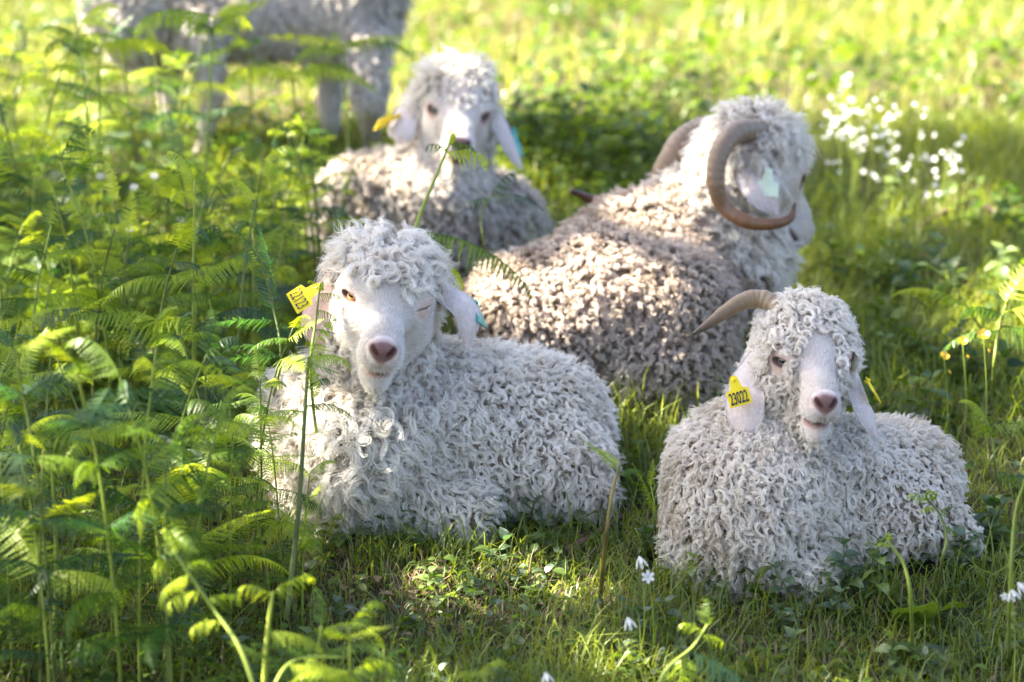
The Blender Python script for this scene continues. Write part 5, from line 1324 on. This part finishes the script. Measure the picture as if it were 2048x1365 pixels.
herb(at(1250, 1290), 0.055, 'woolly grey herb at the foot of the bare stalk', 8, M_HERB_G, size=0.038, stems=2)
herb(at(1935, 1150), 0.09, 'grey green herb beside the hind foot of the tagged goat', 9, M_HERB_G, size=0.048, stems=2)
herb(at(1080, 1015), 0.05, 'herb tucked under the rear of the winking goat', 10, M_HERB, size=0.04, stems=2)
dock(at(905, 1110), 'broad dark leaves low in the grass below the winking goat', 11, 5, 0.085, leaf=LEAF_ROUND)
dock(at(790, 1105), 'long narrow dock leaves left of the sunlit grass patch', 12, 5, 0.095)
dock(near(at(960, 1185), 0), 'dark toothed leaves below the sunlit grass patch', 13, 6, 0.07, leaf=LEAF_ROUND, el=(0.1, 0.5))
dock(at(1075, 1075), 'large crinkled leaf half lit under the rear of the winking goat', 14, 3, 0.12, m=M_HERB_G, leaf=LEAF_ROUND, el=(0.1, 0.4))
dock(near(at(1835, 1250), -0.05), 'large bright green dock leaf behind the forked fiddlehead', 15, 4, 0.11, m=M_COVER, leaf=LEAF_ROUND, el=(0.3, 0.9))
dock(at(1850, 1340), 'bluish rosette of round leaves at the bottom right', 16, 7, 0.10, m=M_HERB_G, leaf=LEAF_ROUND, el=(0.1, 0.6))
dock(at(1330, 1330), 'grey green leafy rosette at the bottom right of centre', 17, 7, 0.065, m=M_HERB_G, leaf=LEAF_ROUND, el=(0.1, 0.8))
dock(at(1985, 1330), 'dark leafy plant in the bottom right corner', 18, 6, 0.085, leaf=LEAF_DOCK)
dock(at(660, 1090), 'grey dock leaf left of the dark fern stalk', 19, 4, 0.08, m=M_HERB_G)
dock(at(1775, 555), 'plant with a pale upright leaf behind the beard of the ram', 20, 6, 0.09, m=M_HERB_L, el=(0.4, 1.1))
dock(at(1920, 840), 'pale fingered leaf plant right of the tagged goat', 21, 7, 0.075, m=M_HERB_L, el=(0.2, 0.8))
rb = random.Random(77)
EG = [(1375, 1195), (1435, 1208), (1640, 1222), (1685, 1222), (1765, 1160), (1825, 1140), (1885, 1150), (1930, 1120), (1968, 1095), (1330, 1165), (1520, 1225), (1585, 1232)]
HB = [(herb(near(at(u, v), -0.02), rb.uniform(0.05, 0.095), 'x', 900 + i, rb.choice([M_HERB, M_HERB_G, M_HERB_L, M_COVER]), 'herbs along the base of the tagged goat', size=rb.uniform(0.036, 0.05), pairs=5), u, v) for i, (u, v) in enumerate(EG)]
EL = [(690, 1062), (745, 1080), (820, 1085), (865, 1075), (1000, 1082), (1060, 1060), (1120, 1045), (1175, 1030), (1230, 1010), (1265, 960), (640, 1040)]
HL = [(herb(near(at(u, v), -0.02), rb.uniform(0.04, 0.085), 'x', 930 + i, rb.choice([M_HERB, M_HERB_G, M_HERB_L, M_COVER]), 'herbs along the base of the winking goat', size=rb.uniform(0.034, 0.048), pairs=5), u, v) for i, (u, v) in enumerate(EL)]
rank(HB, 'herb at the base of the tagged goat, %s from the left in its %s row', ['upper', 'lower'])
rank(HL, 'herb at the base of the winking goat, %s from the left in its %s row', ['upper', 'lower'])
HB = []
for i in range(38):      # leafy herbs behind the young goat and the ram
    u, v = rb.uniform(1020, 1420), rb.uniform(130, 400); 
    HB += [(None, u, v)]; HB[-1] = (herb(at(u, v), rb.uniform(0.10, 0.2), 'blurred leafy herb in the green gap between the young goat and the ram', 200 + i, rb.choice([M_HERB, M_HERB, M_COVER, M_HERB_L]), 'leafy herbs between the young goat and the ram', size=0.065, pairs=5), u, v)
rank(HB, 'leafy herb between young goat and ram, %s from the left in its %s row', ['top', 'second', 'third', 'lowest'])
HB = []
for i in range(30):
    u, v = rb.uniform(0, 620), rb.uniform(380, 900)
    w = at(u, v)
    if free(w[None])[0]: HB.append((herb(w, rb.uniform(0.07, 0.16), 'x', 300 + i, rb.choice([M_HERB, M_COVER, M_HERB_L]), 'leafy herbs beneath the left bracken', size=0.05, pairs=5), u, v))
rank(HB, 'leafy herb beneath the left bracken, %s from the left in its %s row', ['upper', 'middle', 'lower'])
HB = []
for i in range(34):
    u, v = rb.uniform(0, 620), rb.uniform(1020, 1400); w = at(u, v)
    HB.append((herb(w, rb.uniform(0.04, 0.09), 'dark small leaved herb on the shaded ground at the lower left', 400 + i, rb.choice([M_HERB, M_HERB_G, M_COVER]), 'shaded herbs at the lower left', size=0.04, pairs=4), u, v))
rank(HB, 'dark small herb on shaded lower left ground, %s from the left in its %s row', ['upper', 'middle', 'lower'])
HB = []
for i in range(18):
    u, v = rb.uniform(1640, 2060), rb.uniform(900, 1365); w = at(u, v)
    if free(w[None])[0]: HB.append((herb(w, rb.uniform(0.04, 0.08), 'x', 500 + i, rb.choice([M_HERB, M_HERB_G, M_HERB_L]), 'small herbs at the lower right', size=0.036, pairs=4), u, v))
rank(HB, 'small green herb in lower right grass, %s from the left in its %s row', ['upper', 'lower'])
HB = []
for i in range(64):
    u, v = rb.uniform(600, 1640), rb.uniform(1080, 1400); w = at(u, v)
    if free(w[None])[0]: HB.append((herb(w, rb.uniform(0.03, 0.07), 'x', 600 + i, rb.choice([M_HERB, M_HERB_G, M_HERB_L, M_COVER]), 'small weeds in the front grass', size=rb.uniform(0.026, 0.045), pairs=4), u, v))
WEED = list(HB); HB = []
for i in range(42):
    u, v = rb.uniform(1640, 2060), rb.uniform(430, 900); w = at(u, v)
    if free(w[None])[0]: HB.append((herb(w, rb.uniform(0.06, 0.14), 'x', 700 + i, rb.choice([M_HERB, M_COVER, M_COVER, M_HERB_L]), 'leafy plants in the grass at the right', size=rb.uniform(0.045, 0.07), pairs=5), u, v))
rank(HB, 'leafy plant in right hand grass, %s from the left in its %s row', ['top', 'second', 'third', 'lowest'])
HB = WEED
rank(HB, 'small leafy weed in the front grass, %s from the left in its %s row', ['top', 'second', 'third', 'fourth', 'lowest'])

# --- flowers
def petal_ring(n, L, w, cup, seed):
    V, F = [], []
    for k in range(n):
        a = 2 * math.pi * k / n; c, s = math.cos(a), math.sin(a); b = len(V)
        for (t, ww, z) in ((0.08, .15, 0), (0.5, 1, cup * .45), (0.85, .8, cup * .9), (1.0, .05, cup)):
            for sg in (-1, 1): V.append((c * L * t - s * sg * w * ww, s * L * t + c * sg * w * ww, z * L))
        for i in range(3): F.append((b + 2 * i, b + 2 * i + 1, b + 2 * i + 3, b + 2 * i + 2))
    return np.array(V), [np.array(F)]
PV, PF = petal_ring(6, 1.0, 0.26, 0.25, 1); BLOOM = mesh_np('blossom', PV, PF, M_PETAL)
PV, PF = petal_ring(6, 1.0, 0.24, 1.6, 1); BELL = mesh_np('blossom', PV, PF, M_PETAL)
PV, PF = petal_ring(13, 1.0, 0.14, 0.1, 1); DAISY = mesh_np('blossom', PV, PF, M_PETAL)
PV, PF = petal_ring(5, 1.0, 0.5, 0.5, 1); CUP = mesh_np('blossom', PV, PF, M_YELLOW)
SV, SF = sphere_vf(0.3, 10, 6); HEART = mesh_np('flower_centre', SV * [1, 1, .6], SF, M_YELLOW)
def flower(base, top, heads, label, group, cat='flower', centre=False, name='white_flower'):
    base = np.asarray(base, float); top = np.asarray(top, float)
    root = link(name, None, loc=base); tag(root, label, cat, group)
    C = spline([base - base, (top - base) * 0.5 + [0.006, 0, 0.01], top - base], 8); V, F = tube(C, np.linspace(0.0018, 0.001, 8), 5)
    link('stem', mesh_np('stem', V, F, M_STEM), root)
    for (off, nrmv, sz, me) in heads:
        o = link('blossom', me, root); x = nrm(np.cross(np.asarray(nrmv, float), (0.3, 0.9, 0.1))); z = nrm(nrmv)
        place(o, C[-1] + np.asarray(off), x, z, sz)
        if centre:
            q = link('flower_centre', HEART, o); q.location = (0, 0, 0.05)
    return root
rf = random.Random(3)
FL = []
for i in range(46):      # drift of white flowers behind the ram
    u = 1630 + 290 * rf.random(); vv = 215 + (u - 1630) * 0.36 + rf.gauss(0, 1) * 38 + 20; Z = rf.uniform(8.35, 8.75)
    top = Q(u, vv, Z); b = np.array([top[0] + rf.gauss(0, .02), top[1], float(ground_z(top[0], top[1]))])
    if top[2] < b[2] + 0.05: top[2] = b[2] + 0.08
    FL.append((flower(b, top, [((rf.gauss(0, .016), rf.gauss(0, .016), rf.gauss(0, .012)), (rf.gauss(0, .4), -0.7, 0.6 + rf.gauss(0, .3)), rf.uniform(0.0055, 0.0095), rf.choice([BLOOM, BLOOM, BELL])) for _ in range(rf.choice([2, 3, 4]))],
           'white star flower in the drift behind the head of the ram', 'white flowers behind the ram', name='white_flower'), u, vv))
rank(FL, 'white flower in the drift behind the ram, %s from the left in its %s row', ['top', 'second', 'third', 'lowest'])
FL = []
for i, (u, v, Z) in enumerate([(202, 353, 7.6), (308, 352, 7.55), (268, 375, 7.5), (362, 440, 7.4), (258, 458, 7.3), (460, 130, 9.2)]):
    top = Q(u, v, Z); b = np.array([top[0], top[1], float(ground_z(top[0], top[1]))]); b[2] = min(b[2], top[2] - 0.03)
    FL.append((flower(b, top, [((0, 0, 0), (0.1, -0.6, 0.75), 0.012, DAISY)], 'x', 'daisies in the left bracken', name='daisy', centre=True), u, v))
rank(FL, 'small white daisy among the left bracken, %s from the left in the %s row', ['upper', 'lower'])
for i, (u, v, Z, l) in enumerate([(1925, 684, 7.0, 'yellow buttercup with a long stem in the middle of the three'), (1967, 672, 6.9, 'largest yellow buttercup under the sunlit bracken'), (1888, 714, 6.95, 'small yellow buttercup nearest to the tagged goat')]):
    top = Q(u, v, Z); b = at(u + 4, v + 170)
    flower([top[0] + .01, top[1], float(ground_z(top[0], top[1]))], top, [((0, 0, 0), (rf.gauss(0, .2), -0.6, 0.7), 0.012 if i != 1 else 0.015, CUP), ((0.012, 0, -0.035), (0.6, -0.4, 0.5), 0.005, CUP)], l, None, name='buttercup', centre=True)
for i, (u, v, Z, l) in enumerate([(1278, 1113, 5.98, 'nodding white bell flower left of the tagged goat'), (1296, 1155, 5.95, 'open white star flower on the grass left of the tagged goat'), (2022, 1178, 5.8, 'white bell flowers drooping at the right edge'), (1255, 735 + 500, 5.75, 'small white flower low by the bare stalk'), (1090, 1345, 5.6, 'tiny white flower in the grass at the bottom')]):
    top = Q(u, v, Z); gz = float(ground_z(top[0], top[1])); b = np.array([top[0] + 0.01, top[1], gz]); top[2] = max(top[2], gz + 0.02)
    hd = [((0, 0, 0), (0.2, -0.5, -0.6) if i != 1 else (0, -0.8, 0.5), 0.014, BELL if i != 1 else BLOOM)]
    if i == 2: hd += [((0.012, 0, 0.012), (0.4, -0.5, -0.4), 0.014, BELL), ((-0.008, 0, -0.014), (-0.3, -0.7, -0.4), 0.012, BLOOM)]
    flower(b, top, hd, l, None, name='white_bell_flower')

# --- fallen sticks
def stick(pts, r0, r1, label, m=None, name='fallen_stick'):
    pts = np.asarray(pts, float); C = spline(pts, 16); rad = np.linspace(r0, r1, 16) * (1 + 0.12 * np.sin(np.arange(16) * 2.1))
    V, F = tube(C - pts[0], rad, 8); o = link(name, mesh_np(name, V, F, m or M_TWIG), loc=pts[0]); tag(o, label, 'stick'); return o
up = lambda P, h: P + np.array([0, 0, h])
stick([up(at(1838, 470), 0.02), up(at(1900, 455), 0.05), up(at(1960, 445), 0.05), up(at(2030, 470), 0.02)], 0.009, 0.007, 'dark crooked stick lying in the grass right of the ram')
stick([up(at(1130, 1112), 0.012), up(at(1190, 1085), 0.018), up(at(1245, 1050), 0.02)], 0.0065, 0.0055, 'reddish stick lying between the two front goats', plain('red_twig', (0.17, 0.085, 0.075), rough=0.7, noise=0.4, scale=30))
stick([up(at(1590, 1205), 0.0), near(up(at(1610, 1190), 0.03), -0.05), near(up(at(1632, 1190), 0.075), -0.05)], 0.0028, 0.0015, 'thin brown twig leaning on the front leg of the tagged goat')
stick([up(at(1700, 1290), 0.012), up(at(1745, 1300), 0.02), up(at(1738, 1345), 0.012)], 0.0022, 0.0014, 'pale bent twig at the bottom right')
stick([up(at(330, 980), 0.02), up(at(460, 1010), 0.02), up(at(560, 1060), 0.02)], 0.006, 0.004, 'dark stick on the ground under the lower left bracken')
